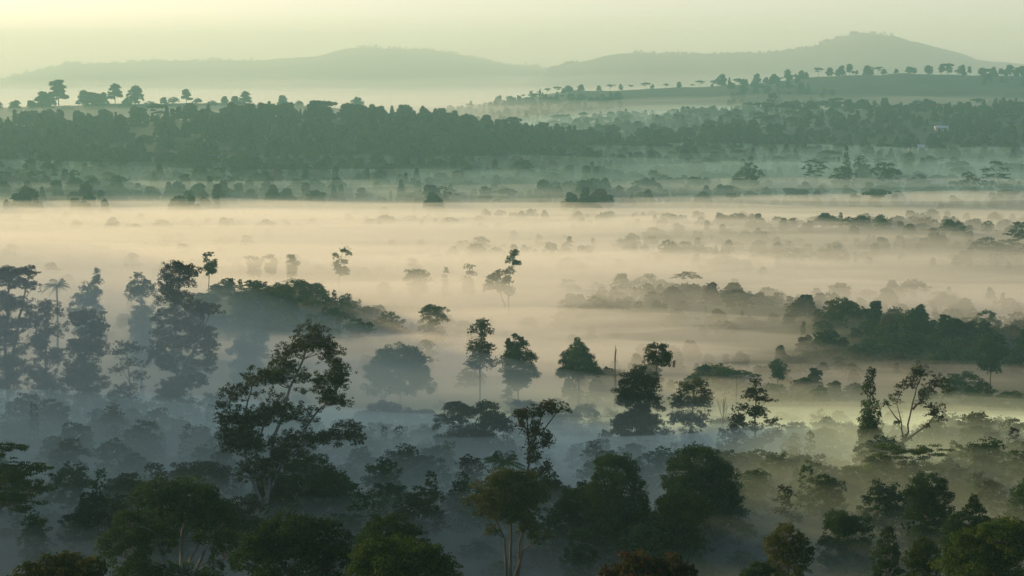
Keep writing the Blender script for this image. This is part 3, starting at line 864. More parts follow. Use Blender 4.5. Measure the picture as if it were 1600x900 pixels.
hero("spreading_tree", "wide feathery tree with arching pale limbs and thin layered leaves at the lower right", 262, 1405,
     [(1395, 705, 36, 12), (1450, 708, 40, 14), (1345, 735, 34, 10), (1380, 735, 40, 16), (1440, 735, 44, 16), (1310, 752, 28, 8), (1480, 740, 22, 14), (1350, 765, 40, 14), (1420, 765, 40, 16), (1475, 770, 26, 18)],
     "tier", "bright", stems=[[(1405, 860), (1400, 800), (1380, 740), (1370, 700)], [(1405, 830), (1395, 770), (1350, 745)], [(1405, 830), (1425, 770), (1450, 715)]], r=4, bark=PALE, group=G_FRONT, detail=.8)
hero("leafy_shrub", "broad dim green shrub beside the slim dark tree at the lower right", 222, 1325,
     [(1310, 815, 28, 18), (1340, 825, 30, 22), (1320, 850, 40, 28), (1300, 870, 30, 26), (1350, 865, 30, 26)], "soft", "deep", cat="shrub")
hero("columnar_tree", "narrow columnar dark tree with a knob top, left of the bare limbed gum", 300, 1358,
     [(1361, 584, 9, 9), (1357, 610, 12, 16), (1360, 640, 16, 18), (1357, 668, 19, 20), (1352, 695, 18, 18), (1368, 690, 14, 20), (1355, 715, 20, 16)], "soft", "deep", stems=[[(1358, 780), (1358, 680), (1361, 590)]], group=G_FRONT)
hero("gum_tree", "bare limbed gum tree at the right with small leaf clumps high on forked branches", 290, 1412,
     [(1440, 585, 18, 12), (1470, 595, 18, 12), (1450, 610, 16, 12), (1480, 612, 12, 10), (1425, 600, 12, 14), (1462, 640, 18, 14), (1440, 630, 12, 8), (1395, 625, 14, 10), (1408, 605, 10, 8), (1470, 655, 10, 8), (1435, 575, 10, 8), (1385, 632, 8, 6), (1415, 685, 10, 6)],
     "wisp", "euc", stems=[[(1412, 790), (1410, 700), (1420, 660), (1428, 620), (1440, 585)], [(1411, 700), (1408, 660), (1400, 628)], [(1414, 690), (1450, 662), (1465, 640)], [(1426, 640), (1450, 615), (1475, 595)], [(1407, 660), (1398, 650), (1385, 630)]],
     r=2.6, bark=BARK, group=G_FRONT, lpx=2.8)
hero("broadleaf_tree", "rounded tree with gaps under its crown left of the narrow columnar tree", 380, 1293,
     [(1293, 672, 28, 18), (1270, 688, 26, 16), (1315, 690, 24, 18), (1290, 702, 38, 14)], "soft", "deep", stems=[[(1293, 760), (1293, 680)], [(1290, 740), (1272, 692)], [(1296, 740), (1312, 695)]], group=G_FRONT)
hero("broadleaf_tree", "grey hazy dome tree at the right edge behind the broad green corner tree", 350, 1545,
     [(1540, 758, 28, 18), (1520, 775, 24, 22), (1562, 780, 24, 24), (1545, 800, 40, 22)], "dense", "deep", group=G_FRONT)
bare("bare_tree", "pale leafless tree at the right edge with fine drooping twigs", 335, 1583, 695, 34, bark=PALE, depth=5, group=G_FRONT)
bare("bare_tree", "brown leafless tree with spreading twigs left of the wide feathery tree", 290, 1222, 752, 62, depth=6, spread=0.6, up=0.05, group=G_FRONT)
bare("bare_tree", "nearly leafless tree with greyish brown twigs standing in mist at the left", 330, 115, 695, 52, leaf="dry", leafn=1400, depth=5, group=G_FRONT)
SEED[0] += 1
def hero_palm(label, D, px, top_py, frond_px, n=18, group=None, trunk_px=None):
    SEED[0] += 1
    rng = np.random.default_rng(SEED[0])
    b = at(px, 600, D); base = np.array([b[0], D, tz(b[0], D)])
    h = max(at(px, top_py, D)[2] - base[2], 2.0)
    w, l = palm_geo(rng, h, frond_px * D / F, n)
    return plant_tree("palm_tree", label, base, w, l, LEAF["palm"], BARK, "palm", group)
hero_palm("green palm with arching fronds between the layered tree and the forked slender tree", 285, 785, 722, 44)
hero_palm("pale misty palm behind the tall gums at the left", 700, 90, 446, 26)

# second row on the slope
hero("layered_tree", "big layered tree with a ragged top at the centre, behind the palm", 340, 730,
     [(712, 636, 18, 9), (758, 637, 20, 9), (735, 650, 26, 14), (700, 662, 26, 16), (770, 660, 26, 16), (790, 668, 16, 14), (735, 680, 34, 20), (700, 695, 28, 20), (765, 692, 32, 20), (685, 718, 24, 18), (735, 722, 44, 24), (785, 718, 26, 22), (715, 755, 40, 24), (770, 750, 30, 22)],
     "soft", "deep", group=G_FRONT)
hero("conical_tree", "dim grey green tree with a ragged cone shape left of the flat crowned tree", 262, 718,
     [(722, 765, 18, 16), (710, 790, 28, 20), (740, 800, 26, 22), (715, 825, 40, 24), (745, 840, 34, 24)], "airy", "deep", group=G_FRONT, detail=1.3)
hero("broadleaf_tree", "large dim dome tree in mist between the tall leaning gum and the big layered tree", 360, 600,
     [(610, 708, 40, 22), (575, 725, 34, 26), (645, 730, 32, 28), (600, 755, 56, 30), (555, 750, 26, 26)], "dense", "deep", group=G_FRONT)
for lb, D_, x_, lo in [
    ("hazy rounded treetop on the skyline of the slope right of the tall leaning gum", 455, 600, [(600, 645, 30, 18), (575, 660, 26, 18), (625, 660, 28, 20), (600, 680, 46, 20)]),
    ("hazy low treetop on the slope skyline just left of the big layered tree", 460, 665, [(660, 655, 26, 14), (680, 665, 24, 16), (650, 675, 30, 18)]),
    ("hazy tree with a rough top behind the forked slender tree", 440, 835, [(818, 640, 28, 14), (845, 660, 30, 20), (810, 665, 30, 20), (835, 690, 40, 24)]),
    ("hazy tree on the slope skyline left of the tall double crowned tree", 450, 905, [(885, 660, 26, 18), (915, 650, 24, 16), (935, 675, 22, 20), (900, 690, 44, 22)]),
    ("dim rounded tree in the mist behind the bell shaped tree", 400, 880, [(865, 715, 30, 20), (890, 735, 28, 24), (855, 750, 36, 24)]),
    ("hazy spreading tree at the left of the sparse tall tree with whorled branches", 430, 1135, [(1130, 670, 26, 16), (1110, 690, 26, 18), (1150, 695, 24, 20)]),
    ("hazy tree with a small pointed top right of the sparse tall tree", 420, 1228, [(1232, 706, 9, 9), (1222, 722, 18, 14), (1240, 730, 20, 14), (1215, 745, 28, 16)])]:
    hero("broadleaf_tree", lb, D_, x_, lo, "dense", "deep", group=G_FRONT)
hero("gum_tree", "tall double crowned gum tree with a separate top clump leaning right, right of centre", 365, 1000,
     [(1028, 550, 20, 16), (1042, 566, 12, 14), (1018, 562, 12, 12), (1000, 590, 28, 20), (985, 608, 26, 18), (1018, 605, 18, 18), (1005, 630, 36, 18), (975, 628, 18, 14), (995, 655, 36, 20), (1020, 670, 26, 18), (970, 665, 18, 18), (995, 690, 34, 18)],
     "soft", "euc", stems=[[(1000, 760), (998, 680), (1002, 610)], [(1000, 690), (1018, 610), (1030, 555)]], group=G_FRONT, lpx=2.8)
hero("gum_tree", "airy gum tree with scattered leaf clumps just right of the double crowned tree", 380, 1080,
     [(1090, 600, 16, 10), (1070, 608, 16, 12), (1105, 620, 12, 10), (1060, 628, 18, 12), (1085, 632, 24, 14), (1075, 655, 28, 14), (1100, 655, 14, 14), (1055, 655, 14, 12), (1080, 680, 26, 14)],
     "airy", "euc", stems=[[(1080, 760), (1078, 680), (1085, 605)]], group=G_FRONT, lpx=2.8)
hero("gum_tree", "sparse tall tree with straight trunk and tiered clumps, right of the airy gum", 335, 1180,
     [(1181, 600, 10, 10), (1172, 618, 14, 8), (1197, 625, 16, 8), (1160, 640, 16, 10), (1185, 645, 16, 9), (1150, 658, 14, 12), (1208, 662, 18, 10), (1175, 668, 16, 10), (1145, 680, 16, 12), (1190, 690, 18, 12), (1165, 700, 20, 12), (1150, 710, 16, 14), (1215, 680, 10, 8)],
     "airy", "euc", stems=[[(1180, 790), (1180, 690), (1181, 600)]], r=3, group=G_FRONT, lpx=2.8)
bare("bare_tree", "thin dead sapling poking up between the airy gum and the sparse tall tree", 415, 1130, 620, 6, depth=3, up=0.5, spread=0.25, n=2, group=G_FRONT)
hero("gum_tree", "tallest of the misty gums at the left with a broad irregular crown of leafy clumps", 400, 285,
     [(275, 418, 22, 12), (300, 425, 16, 12), (258, 438, 18, 16), (285, 445, 22, 14), (262, 465, 24, 18), (290, 475, 24, 18), (310, 490, 16, 12), (330, 485, 18, 12), (265, 500, 28, 18), (300, 512, 26, 16), (328, 520, 18, 12), (250, 530, 22, 16), (285, 540, 34, 18), (325, 545, 20, 14), (245, 560, 22, 16), (275, 570, 32, 18), (315, 575, 24, 14), (330, 565, 10, 8), (270, 605, 30, 18), (300, 600, 22, 14), (255, 630, 22, 18), (285, 640, 28, 18)],
     "soft", "euc", stems=[[(278, 760), (278, 620), (275, 500), (280, 430)], [(280, 620), (300, 560), (328, 490)], [(278, 600), (305, 540), (330, 520)]], r=5.5, bark=PALE, group=G_LEFT, lpx=2.8, detail=.8)
hero("gum_tree", "gum tree cut by the left edge with a ragged crown reaching right", 405, 10,
     [(15, 425, 24, 12), (45, 425, 18, 10), (-5, 440, 24, 16), (30, 445, 24, 14), (50, 450, 14, 10), (0, 475, 34, 20), (35, 480, 22, 16), (10, 510, 34, 18), (45, 510, 16, 12), (5, 545, 36, 20), (25, 580, 30, 18), (0, 610, 30, 20)],
     "soft", "euc", stems=[[(10, 760), (12, 600), (10, 500), (15, 430)], [(12, 600), (30, 500), (45, 430)]], r=5, group=G_LEFT, lpx=2.8, detail=.8)
hero("gum_tree", "gum tree with thin drooping sides between the left edge gum and the lower domed gum", 410, 68,
     [(72, 478, 20, 10), (88, 490, 12, 12), (60, 500, 20, 14), (80, 520, 22, 16), (55, 535, 18, 14), (75, 555, 24, 18), (95, 560, 12, 14), (65, 590, 26, 18), (85, 610, 20, 18), (60, 630, 24, 18)],
     "airy", "euc", stems=[[(70, 760), (72, 600), (72, 485)]], group=G_LEFT, lpx=2.8, detail=1.1)
hero("gum_tree", "lower gum with a domed cap in the middle of the left hand group", 395, 130,
     [(138, 492, 26, 8), (122, 502, 20, 12), (155, 508, 16, 14), (138, 525, 26, 16), (120, 545, 22, 16), (150, 550, 20, 16), (160, 540, 10, 10), (130, 575, 30, 18), (115, 605, 26, 18), (150, 600, 22, 18), (130, 635, 34, 20)],
     "soft", "euc", stems=[[(132, 760), (132, 620), (136, 500)]], group=G_LEFT, lpx=2.8, detail=.9)
hero("gum_tree", "thin flat topped gum showing its pale trunk beside the tallest misty gum", 385, 202,
     [(195, 540, 22, 8), (215, 548, 16, 8), (182, 552, 14, 8), (205, 570, 22, 10), (185, 580, 16, 8), (218, 590, 16, 10), (200, 610, 26, 10), (180, 620, 14, 10), (215, 635, 24, 12)],
     "wisp", "euc", stems=[[(208, 760), (207, 650), (198, 545)]], r=2.6, bark=PALE, group=G_LEFT, lpx=2.8, detail=1.6)
for lb, D_, x_, lo in [
    ("dim lumpy tree low in the mist below the left hand gums", 355, 200, [(215, 680, 40, 22), (180, 700, 36, 22), (250, 695, 30, 22)]),
    ("dim bushy tree low in the mist below the tallest misty gum", 350, 285, [(285, 690, 36, 22), (310, 700, 30, 22), (265, 710, 36, 20)]),
    ("dim tree at the left edge under the ragged gum, above the layered tree", 345, 30, [(20, 680, 34, 16), (50, 672, 18, 10), (-5, 700, 36, 20)]),
    ("faint rounded tree between the tallest misty gum and the tall leaning gum", 545, 392, [(385, 535, 22, 12), (408, 528, 16, 10), (372, 548, 18, 12), (400, 552, 26, 16), (380, 575, 30, 20)]),
    ("dim tree at the foot of the leaning gum, seen left of its trunk", 420, 345, [(335, 630, 24, 16), (350, 650, 28, 20), (325, 665, 28, 20)])]:
    hero("broadleaf_tree", lb, D_, x_, lo, "soft", "deep", group=G_FRONT)

# trees standing in the valley mist
hero("broadleaf_tree", "large smooth dome tree crossed by a streak of mist, left of centre", 560, 625,
     [(625, 560, 34, 20), (605, 575, 32, 22), (648, 578, 28, 24), (625, 595, 48, 26), (600, 605, 30, 24), (655, 605, 24, 24)], "dense", "deep", group=G_MIST, skirt=0)
hero("gum_tree", "upright ragged tree rising directly behind the smooth dome tree", 770, 607,
     [(608, 495, 16, 8), (596, 508, 14, 10), (622, 508, 14, 10), (606, 522, 22, 12), (595, 540, 18, 14), (620, 535, 14, 12)], "soft", "deep", group=G_MIST)
hero("broadleaf_tree", "faint narrow tree at the right shoulder of the smooth dome tree", 720, 668, [(665, 542, 12, 10), (672, 560, 14, 14), (662, 575, 16, 14)], "soft", "deep", group=G_MIST)
hero("gum_tree", "slim open tree with a small top, first right of the smooth dome tree", 600, 750,
     [(753, 506, 12, 8), (742, 518, 12, 10), (765, 520, 8, 8), (748, 535, 16, 10), (765, 545, 10, 8), (740, 550, 14, 10), (755, 560, 18, 10), (738, 572, 14, 10), (768, 572, 10, 10)], "airy", "euc", stems=[[(750, 640), (750, 570), (752, 505)]], group=G_MIST, lpx=2.6)
hero("broadleaf_tree", "bushy tree with sprigs sticking out of its top, second right of the smooth dome tree", 610, 810,
     [(805, 545, 16, 12), (818, 560, 22, 14), (795, 565, 20, 14), (810, 580, 32, 16), (806, 528, 7, 7), (820, 538, 7, 6), (795, 538, 6, 6)], "soft", "deep", group=G_MIST)
hero("conical_tree", "bell shaped tree with a tiny top knob, alone in bright mist at the centre", 600, 905,
     [(902, 533, 5, 6), (903, 546, 15, 12), (903, 558, 22, 15), (904, 568, 28, 17), (904, 580, 33, 16), (922, 582, 20, 10), (886, 582, 18, 10)], "dense", "deep", group=G_MIST, skirt=0)
hero("gum_tree", "tall slanting tree with two uneven tops standing in bright mist above the centre", 900, 793,
     [(805, 396, 8, 7), (797, 408, 8, 8), (810, 412, 5, 5), (796, 425, 9, 8), (792, 440, 10, 9), (780, 428, 10, 7), (770, 438, 12, 9), (765, 450, 10, 8), (788, 455, 14, 9), (800, 458, 8, 10)], "soft", "euc", stems=[[(797, 500), (795, 440), (804, 395)], [(790, 480), (772, 436)]], group=G_MIST, lpx=2.5)
for nm, lb, D_, x_, lo, sty in [
    ("broadleaf_tree", "small dome tree peeping over the left hand gums", 640, 132, [(132, 470, 20, 12), (122, 482, 16, 12), (145, 484, 16, 12)], "dense"),
    ("broadleaf_tree", "blurred tree in mist left of the tallest misty gum", 620, 222, [(215, 440, 16, 14), (228, 455, 18, 16), (210, 465, 18, 18), (225, 490, 22, 22)], "soft"),
    ("broadleaf_tree", "faint dark tree just left of the tallest gum's trunk", 560, 218, [(222, 490, 14, 14), (216, 510, 16, 18), (228, 520, 14, 18)], "dense"),
    ("broadleaf_tree", "faint spindly treetop in bright mist near the left palm", 720, 150, [(150, 425, 6, 7), (152, 440, 10, 8), (140, 450, 14, 10)], "airy"),
    ("gum_tree", "pair of faint stems with little tops above the left wooded mound", 830, 328, [(328, 398, 6, 5), (322, 408, 5, 6), (335, 410, 5, 6)], "airy"),
    ("broadleaf_tree", "first of the small faint trees floating in mist right of the tallest gum", 1050, 398, [(392, 406, 10, 6), (404, 410, 10, 6)], "soft"),
    ("broadleaf_tree", "second small faint tree floating in mist right of the tallest gum", 1040, 422, [(420, 404, 11, 6), (428, 410, 8, 5)], "soft"),
    ("broadleaf_tree", "third small faint tree floating in mist right of the tallest gum, nearest the spindly gum", 1000, 455, [(454, 403, 10, 6), (458, 412, 9, 6)], "soft"),
    ("gum_tree", "spindly gum with scattered tufts in the bright mist above the left mound's tail", 980, 530, [(537, 392, 8, 4), (545, 397, 5, 3), (526, 402, 6, 5), (533, 410, 8, 5), (524, 415, 5, 6), (540, 410, 5, 4)], "airy"),
    ("broadleaf_tree", "faint spreading tree left of the slanting tree, first of three", 950, 652, [(650, 428, 18, 8), (640, 436, 12, 8), (665, 436, 10, 8)], "soft"),
    ("broadleaf_tree", "faint narrow tree left of the slanting tree, second of three", 960, 697, [(697, 425, 5, 7), (695, 438, 6, 9)], "soft"),
    ("gum_tree", "faint open tree left of the slanting tree, third and nearest to it", 955, 733, [(733, 418, 9, 6), (738, 430, 8, 6), (728, 438, 10, 8)], "airy"),
    ("umbrella_tree", "umbrella shaped tree with a bare stem behind the right wooded mound", 930, 1073, [(1073, 429, 20, 5), (1060, 433, 12, 4), (1086, 434, 12, 4)], "tier"),
    ("broadleaf_tree", "faint wide tree left of the umbrella tree on the right wooded mound", 960, 1012, [(1010, 438, 22, 9), (1030, 445, 18, 8), (990, 446, 18, 7)], "soft"),
    ("layered_tree", "layered cedar like tree on the crest of the middle wooded mound", 840, 1152, [(1150, 457, 22, 4), (1135, 463, 16, 4), (1170, 463, 18, 4), (1152, 470, 30, 6)], "tier"),
    ("broadleaf_tree", "faint lacy tree alone in mist at the right", 1140, 1307, [(1305, 388, 10, 5), (1316, 396, 9, 6), (1298, 398, 8, 6), (1308, 408, 14, 6)], "airy"),
    ("umbrella_tree", "layered dark tree alone on the mist in the upper centre", 1360, 612, [(612, 359, 10, 3), (600, 364, 14, 3), (622, 365, 14, 3), (610, 371, 24, 4), (640, 373, 10, 3)], "tier"),
    ("umbrella_tree", "flat layered tree just above the bright mist edge at the centre", 1600, 695, [(692, 295, 10, 4), (705, 304, 12, 4), (682, 310, 12, 4), (698, 316, 20, 6)], "tier"),
    ("broadleaf_tree", "dark tree cut by the right edge, taller of the two trees there", 1150, 1592, [(1592, 352, 12, 9), (1582, 365, 14, 8), (1600, 370, 16, 12), (1585, 385, 24, 12)], "tier"),
    ("broadleaf_tree", "round bushy tree left of the dark tree cut by the right edge", 1150, 1545, [(1542, 378, 14, 7), (1530, 386, 14, 8), (1556, 386, 14, 8)], "dense"),
    ("broadleaf_tree", "hazy dome tree by itself near the right edge above the right wooded mound", 780, 1541, [(1541, 495, 15, 9), (1530, 505, 14, 9), (1552, 506, 14, 9)], "dense"),
    ("broadleaf_tree", "broad hazy dome in mist behind the bare limbed gum", 600, 1512, [(1510, 598, 28, 14), (1490, 605, 24, 14), (1532, 610, 22, 14), (1510, 620, 44, 16)], "dense"),
    ("broadleaf_tree", "hazy flat dome at the right edge in front of the broad hazy dome", 560, 1585, [(1580, 625, 24, 12), (1600, 635, 24, 14), (1562, 638, 18, 10)], "dense"),
    ("umbrella_tree", "low dark flat canopy floating on mist right of the double crowned tree", 610, 1150, [(1130, 579, 18, 4), (1155, 582, 22, 4), (1175, 587, 14, 3)], "tier"),
    ("broadleaf_tree", "faint tuft tree right of the low flat canopy", 640, 1215, [(1215, 566, 9, 5), (1208, 572, 8, 5), (1222, 572, 8, 5)], "soft"),
    ("broadleaf_tree", "dark low tree in the mist left of the double crowned tree's crown", 690, 957, [(960, 585, 22, 8), (940, 590, 16, 8), (975, 590, 16, 10)], "soft"),
    ("broadleaf_tree", "hazy tree with a rough crown below the middle wooded mound", 790, 1135, [(1133, 508, 16, 8), (1120, 515, 14, 8), (1148, 516, 14, 8)], "soft"),
    ("broadleaf_tree", "dark ragged tree in front of the right wooded mound near the right edge", 640, 1548, [(1545, 528, 12, 8), (1560, 535, 12, 9), (1535, 542, 16, 10), (1555, 552, 22, 10)], "soft"),
    ("broadleaf_tree", "faint ragged treetops behind the slim open tree", 770, 678, [(672, 480, 10, 6), (690, 486, 14, 6), (665, 490, 14, 7), (680, 498, 22, 10), (674, 512, 24, 12)], "soft"),
    ("broadleaf_tree", "faint flat bush in the mist left of the upright ragged tree", 740, 560, [(555, 505, 16, 7), (572, 510, 16, 6), (545, 512, 12, 6), (560, 520, 22, 10), (556, 534, 24, 12)], "soft"),
]:
    hero(nm, lb, D_, x_, lo, sty, "deep", group=G_MIST, lpx=2.5, detail=.7, skirt=0 if nm == "umbrella_tree" else 3)
bare("dead_tree", "thin dead trunk standing in bright mist right of the bell shaped tree", 620, 961, 540, 1, depth=2, up=0.9, spread=0.12, n=1, group=G_MIST)

# foot of the ridge
G_FOOT = "trees along the far edge of the mist"
for nm, lb, D_, x_, lo, sty in [
    ("umbrella_tree", "broad layered tree at the far right edge of the mist with a dark rounded crown", 1700, 1558, [(1556, 256, 14, 5), (1546, 266, 14, 5), (1570, 266, 12, 5), (1556, 276, 22, 6), (1545, 288, 18, 6), (1572, 292, 14, 5)], "tier"),
    ("broadleaf_tree", "dark clump tree left of the broad layered tree at the far right", 1700, 1515, [(1512, 276, 10, 7), (1520, 286, 16, 8), (1505, 290, 12, 8)], "dense"),
    ("umbrella_tree", "flat topped tree on the far edge of the mist, first right of the ridge wood", 1740, 1272, [(1272, 254, 18, 5), (1262, 262, 12, 6), (1284, 262, 12, 6), (1272, 272, 18, 7)], "tier"),
    ("conifer_tree", "slim pointed tree standing above the round trees at the far edge of the mist", 1760, 1322, [(1322, 233, 3, 6), (1322, 245, 4, 7), (1323, 257, 6, 7), (1322, 268, 10, 7)], "dense"),
    ("broadleaf_tree", "dark round tree under the slim pointed tree", 1735, 1320, [(1318, 268, 14, 8), (1330, 278, 12, 9), (1308, 280, 12, 9)], "dense"),
    ("broadleaf_tree", "round tree with a hazy crown right of the slim pointed tree", 1790, 1345, [(1345, 250, 11, 6), (1340, 260, 10, 6), (1352, 262, 9, 6)], "soft"),
    ("broadleaf_tree", "large dark bowl shaped tree midway along the far right edge of the mist", 1735, 1387, [(1384, 260, 16, 6), (1376, 270, 16, 9), (1398, 274, 14, 10), (1386, 284, 20, 8)], "dense"),
    ("broadleaf_tree", "low sloping tree right of the large bowl shaped tree", 1740, 1435, [(1436, 278, 12, 6), (1425, 286, 12, 7), (1446, 288, 12, 6)], "soft"),
    ("broadleaf_tree", "dark rounded tree at the end of the ridge wood beside the far mist", 1720, 1172, [(1172, 262, 12, 7), (1164, 272, 14, 9), (1182, 274, 12, 9)], "dense"),
    ("gum_tree", "lacy dark tree against the wooded ridge left of centre", 1690, 350, [(350, 240, 10, 6), (340, 250, 12, 6), (362, 254, 12, 7), (348, 266, 20, 7), (338, 280, 14, 8), (362, 280, 14, 8)], "airy"),
    ("gum_tree", "thin crooked tree against the wooded ridge near the centre", 1680, 586, [(586, 262, 6, 5), (582, 275, 8, 6), (590, 290, 8, 8), (582, 302, 10, 8)], "airy"),
    ("broadleaf_tree", "dark double topped tree against the ridge at the far left", 1700, 62, [(55, 240, 10, 8), (70, 248, 12, 8), (48, 258, 12, 10), (75, 268, 16, 12), (58, 278, 18, 10)], "dense"),
    ("broadleaf_tree", "small dark tree on the bank at the left end of the ridge foot", 1660, 118, [(116, 272, 8, 8), (118, 288, 12, 10)], "dense"),
    ("conifer_tree", "ragged bush row peak at the ridge foot on the left", 1650, 216, [(216, 292, 5, 6), (212, 303, 12, 6), (232, 304, 12, 5), (200, 306, 12, 5)], "soft"),
    ("broadleaf_tree", "small rounded bush tree left of the ragged peak at the ridge foot", 1650, 168, [(168, 296, 8, 6), (166, 306, 12, 6)], "dense"),
    ("broadleaf_tree", "hazy mushroom shaped tree on the slope below the bare right crest", 2600, 1205, [(1206, 152, 9, 5), (1204, 160, 9, 5)], "dense"),
]:
    hero(nm, lb, D_, x_, lo, sty, "deep", group=G_FOOT, lpx=2.3, detail=.6)

# ------------------------------------------------------------------ woods: repeats of stock trees
R = np.random.default_rng(7)
NUM = ["first", "second", "third", "fourth", "fifth", "sixth", "seventh", "eighth", "ninth", "tenth", "eleventh", "twelfth", "thirteenth",
       "fourteenth", "fifteenth", "sixteenth", "seventeenth", "eighteenth", "nineteenth", "twentieth"]
def ordinal(i):
    if i < 20: return NUM[i]
    tens = {2: "twenty", 3: "thirty", 4: "forty", 5: "fifty", 6: "sixty", 7: "seventy", 8: "eighty", 9: "ninety"}
    t, u = divmod(i + 1, 10)
    if u == 0: return tens[t][:-1] + "ieth"
    return tens[t] + " " + NUM[u - 1]
KNAME = {"broad": "broadleaf_tree", "tall": "gum_tree", "conifer": "conifer_tree", "umbrella": "umbrella_tree", "column": "columnar_tree", "bush": "leafy_shrub"}

def put(kind, x, y, h, ws, lod, label, group, parts, sink=0.3):
    return copy_tree(kind, int(R.integers(0, 3)), lod, (x, y, tz(x, y) - sink), h, ws, float(R.uniform(0, 6.28)), KNAME[kind], label, group, parts,
                     "shrub" if kind == "bush" else "tree")
def px_x(px, D): return float(at(px, 450, D)[0])

def wood_items(n, pxr, dr, h, kinds, keep=None):
    D = R.uniform(dr[0], dr[1], n); px = R.uniform(pxr[0], pxr[1], n)
    X = (px - 800) / F * D
    Z = terrain(X, D)
    out = []
    for k in range(n):
        if keep is not None and not keep(px[k], D[k], X[k]): continue
        out.append((str(R.choice(kinds)), int(R.integers(0, 3)), X[k], D[k], Z[k] - .3, h[0] + (h[1] - h[0]) * R.random() ** 1.8, R.uniform(.9, 1.7), R.uniform(0, 6.28)))
    return out
# canopies of the wooded mounds in the mist
def mound_wood(name, px0, px1, D0, D1, n, hrange, label, kinds=("broad", "broad", "broad", "bush", "broad", "tall", "column")):
    it = []
    for k in range(n):
        D = R.uniform(D0, D1); px = px0 + (px1 - px0) * (k + R.uniform(0, 1)) / n
        kd = str(R.choice(kinds)); x = px_x(px, D)
        it.append((kd, int(R.integers(0, 3)), x, D, tz(x, D) - R.uniform(1.0, 2.4), R.uniform(*hrange) * (.7 if kd == "bush" else 1), R.uniform(1.2, 1.8), R.uniform(0, 6.28)))
    mass(name, label, it, 0, "wood", "woods on the low rises in the mist", lod=1)
mound_wood("mound_woods", 305, 615, 735, 850, 75, (5.5, 10), "hazy tree canopy of the left wooded mound that slopes down to the right into mist")
mound_wood("mound_woods", 885, 1270, 795, 915, 80, (5, 9.5), "hazy tree canopy of the long low wooded mound right of centre")
mound_wood("mound_woods", 1255, 1700, 700, 800, 95, (5, 10), "hazy tree canopy of the wooded mound at the right, biggest of the three rises")
mound_wood("mound_woods", 1120, 1680, 1180, 1420, 60, (6, 13), "very faint canopy on the misty rises beyond the right wooded mound")
def mist_trees(px0, px1, D0, D1, n, hr, label, group, kinds=("broad", "broad", "tall")):
    for k in range(n):
        D = R.uniform(D0, D1); px = px0 + (px1 - px0) * (k + R.uniform(0, 1)) / n
        put(str(R.choice(kinds)), px_x(px, D), D, R.uniform(*hr), R.uniform(1.1, 1.6), 1, label, group, True)
mist_trees(640, 1500, 560, 690, 18, (5, 9), "faint treetop sunk in the near edge of the valley mist", "treetops sunk in the valley mist")
mist_trees(40, 1100, 900, 1250, 18, (9, 15), "pale treetop almost lost in the bright valley mist", "treetops lost in the bright mist")

mass("valley_woods", "hazy woods on the valley floor under the mist at the right", wood_items(1000, (880, 1750), (640, 1480), (5, 11), ("broad", "broad", "bush", "tall"),
     lambda p, d, x: fbm(x / 110, d / 60, 62) > .47), 4, "wood", "woods on the valley floor", lod=2)
mass("valley_woods", "woods on the valley floor sunk under the bright mist at the left", wood_items(700, (-150, 900), (680, 1480), (4, 9), ("broad", "broad", "bush"),
     lambda p, d, x: fbm(x / 110, d / 60, 63) > .50), 5, "wood", "woods on the valley floor", lod=2)

# understorey of the near slope
def understorey(n, d0, d1, kinds, h, label, group, pxs=(-80, 1680)):
    for k in range(n):
        D = d0 + (d1 - d0) * math.sqrt((k + R.uniform(0, 1)) / n)
        px = R.uniform(*pxs)
        put(str(R.choice(kinds)), px_x(px, D), D, R.uniform(*h), R.uniform(.95, 1.4), 0, label, group, True)
understorey(120, 225, 400, ("broad", "broad", "broad", "broad", "tall", "column"), (5, 9.5), "dim mist covered tree filling the slope between the near trees", "trees filling the slope")
understorey(24, 215, 300, ("broad", "broad", "broad", "column"), (4, 7), "dim mist covered tree filling the slope between the near trees", "trees filling the slope", (820, 1660))
understorey(80, 390, 560, ("broad", "broad", "broad", "tall", "column"), (6, 11.5), "hazy tree on the lower slope where it runs down into the valley mist", "trees on the lower slope")
understorey(70, 150, 420, ("bush",), (2.2, 4.2), "dim low shrub on the misty slope between the near trees", "shrubs on the near slope")

# crest of the wooded ridge, one tree after another
def crest(name_label, group, pts, D, n, hpx, kinds, ws=(0.9, 1.4), lod=2, jitter=12):
    xs = np.linspace(pts[0], pts[1], n) + R.uniform(-jitter, jitter, n)
    xs = np.sort(xs + 26 * (fbm(xs / 55, xs * 0, 61, 2) - .5))
    for k, px in enumerate(xs):
        d = D + R.uniform(-40, 40)
        h = (hpx[0] + (hpx[1] - hpx[0]) * R.random() ** 1.6) * d / F
        put(str(R.choice(kinds)), px_x(px, d), d, h, R.uniform(*ws), lod, name_label % ordinal(k), group, False)
crest("%s tree from the left along the crest of the dark wooded ridge", "trees along the crest of the wooded ridge", (5, 1105), 2230, 70, (13, 32),
      ("broad", "conifer", "conifer", "column", "conifer", "umbrella", "tall", "broad"), (0.9, 1.4), jitter=9)
SPUR = [(8, 16, "broad"), (32, 26, "broad"), (58, 22, "broad"), (76, 40, "tall"), (86, 24, "broad"), (99, 42, "tall"), (112, 16, "bush"), (140, 26, "broad"), (155, 34, "broad"), (168, 22, "broad"), (187, 34, "tall"),
        (203, 22, "broad"), (218, 32, "broad"), (240, 14, "bush"), (262, 13, "broad"), (277, 12, "bush"), (297, 24, "tall"), (314, 10, "bush"), (336, 11, "bush"), (356, 14, "broad"), (373, 26, "tall"), (388, 28, "tall"), (415, 15, "broad"), (446, 20, "broad"), (470, 13, "bush")]
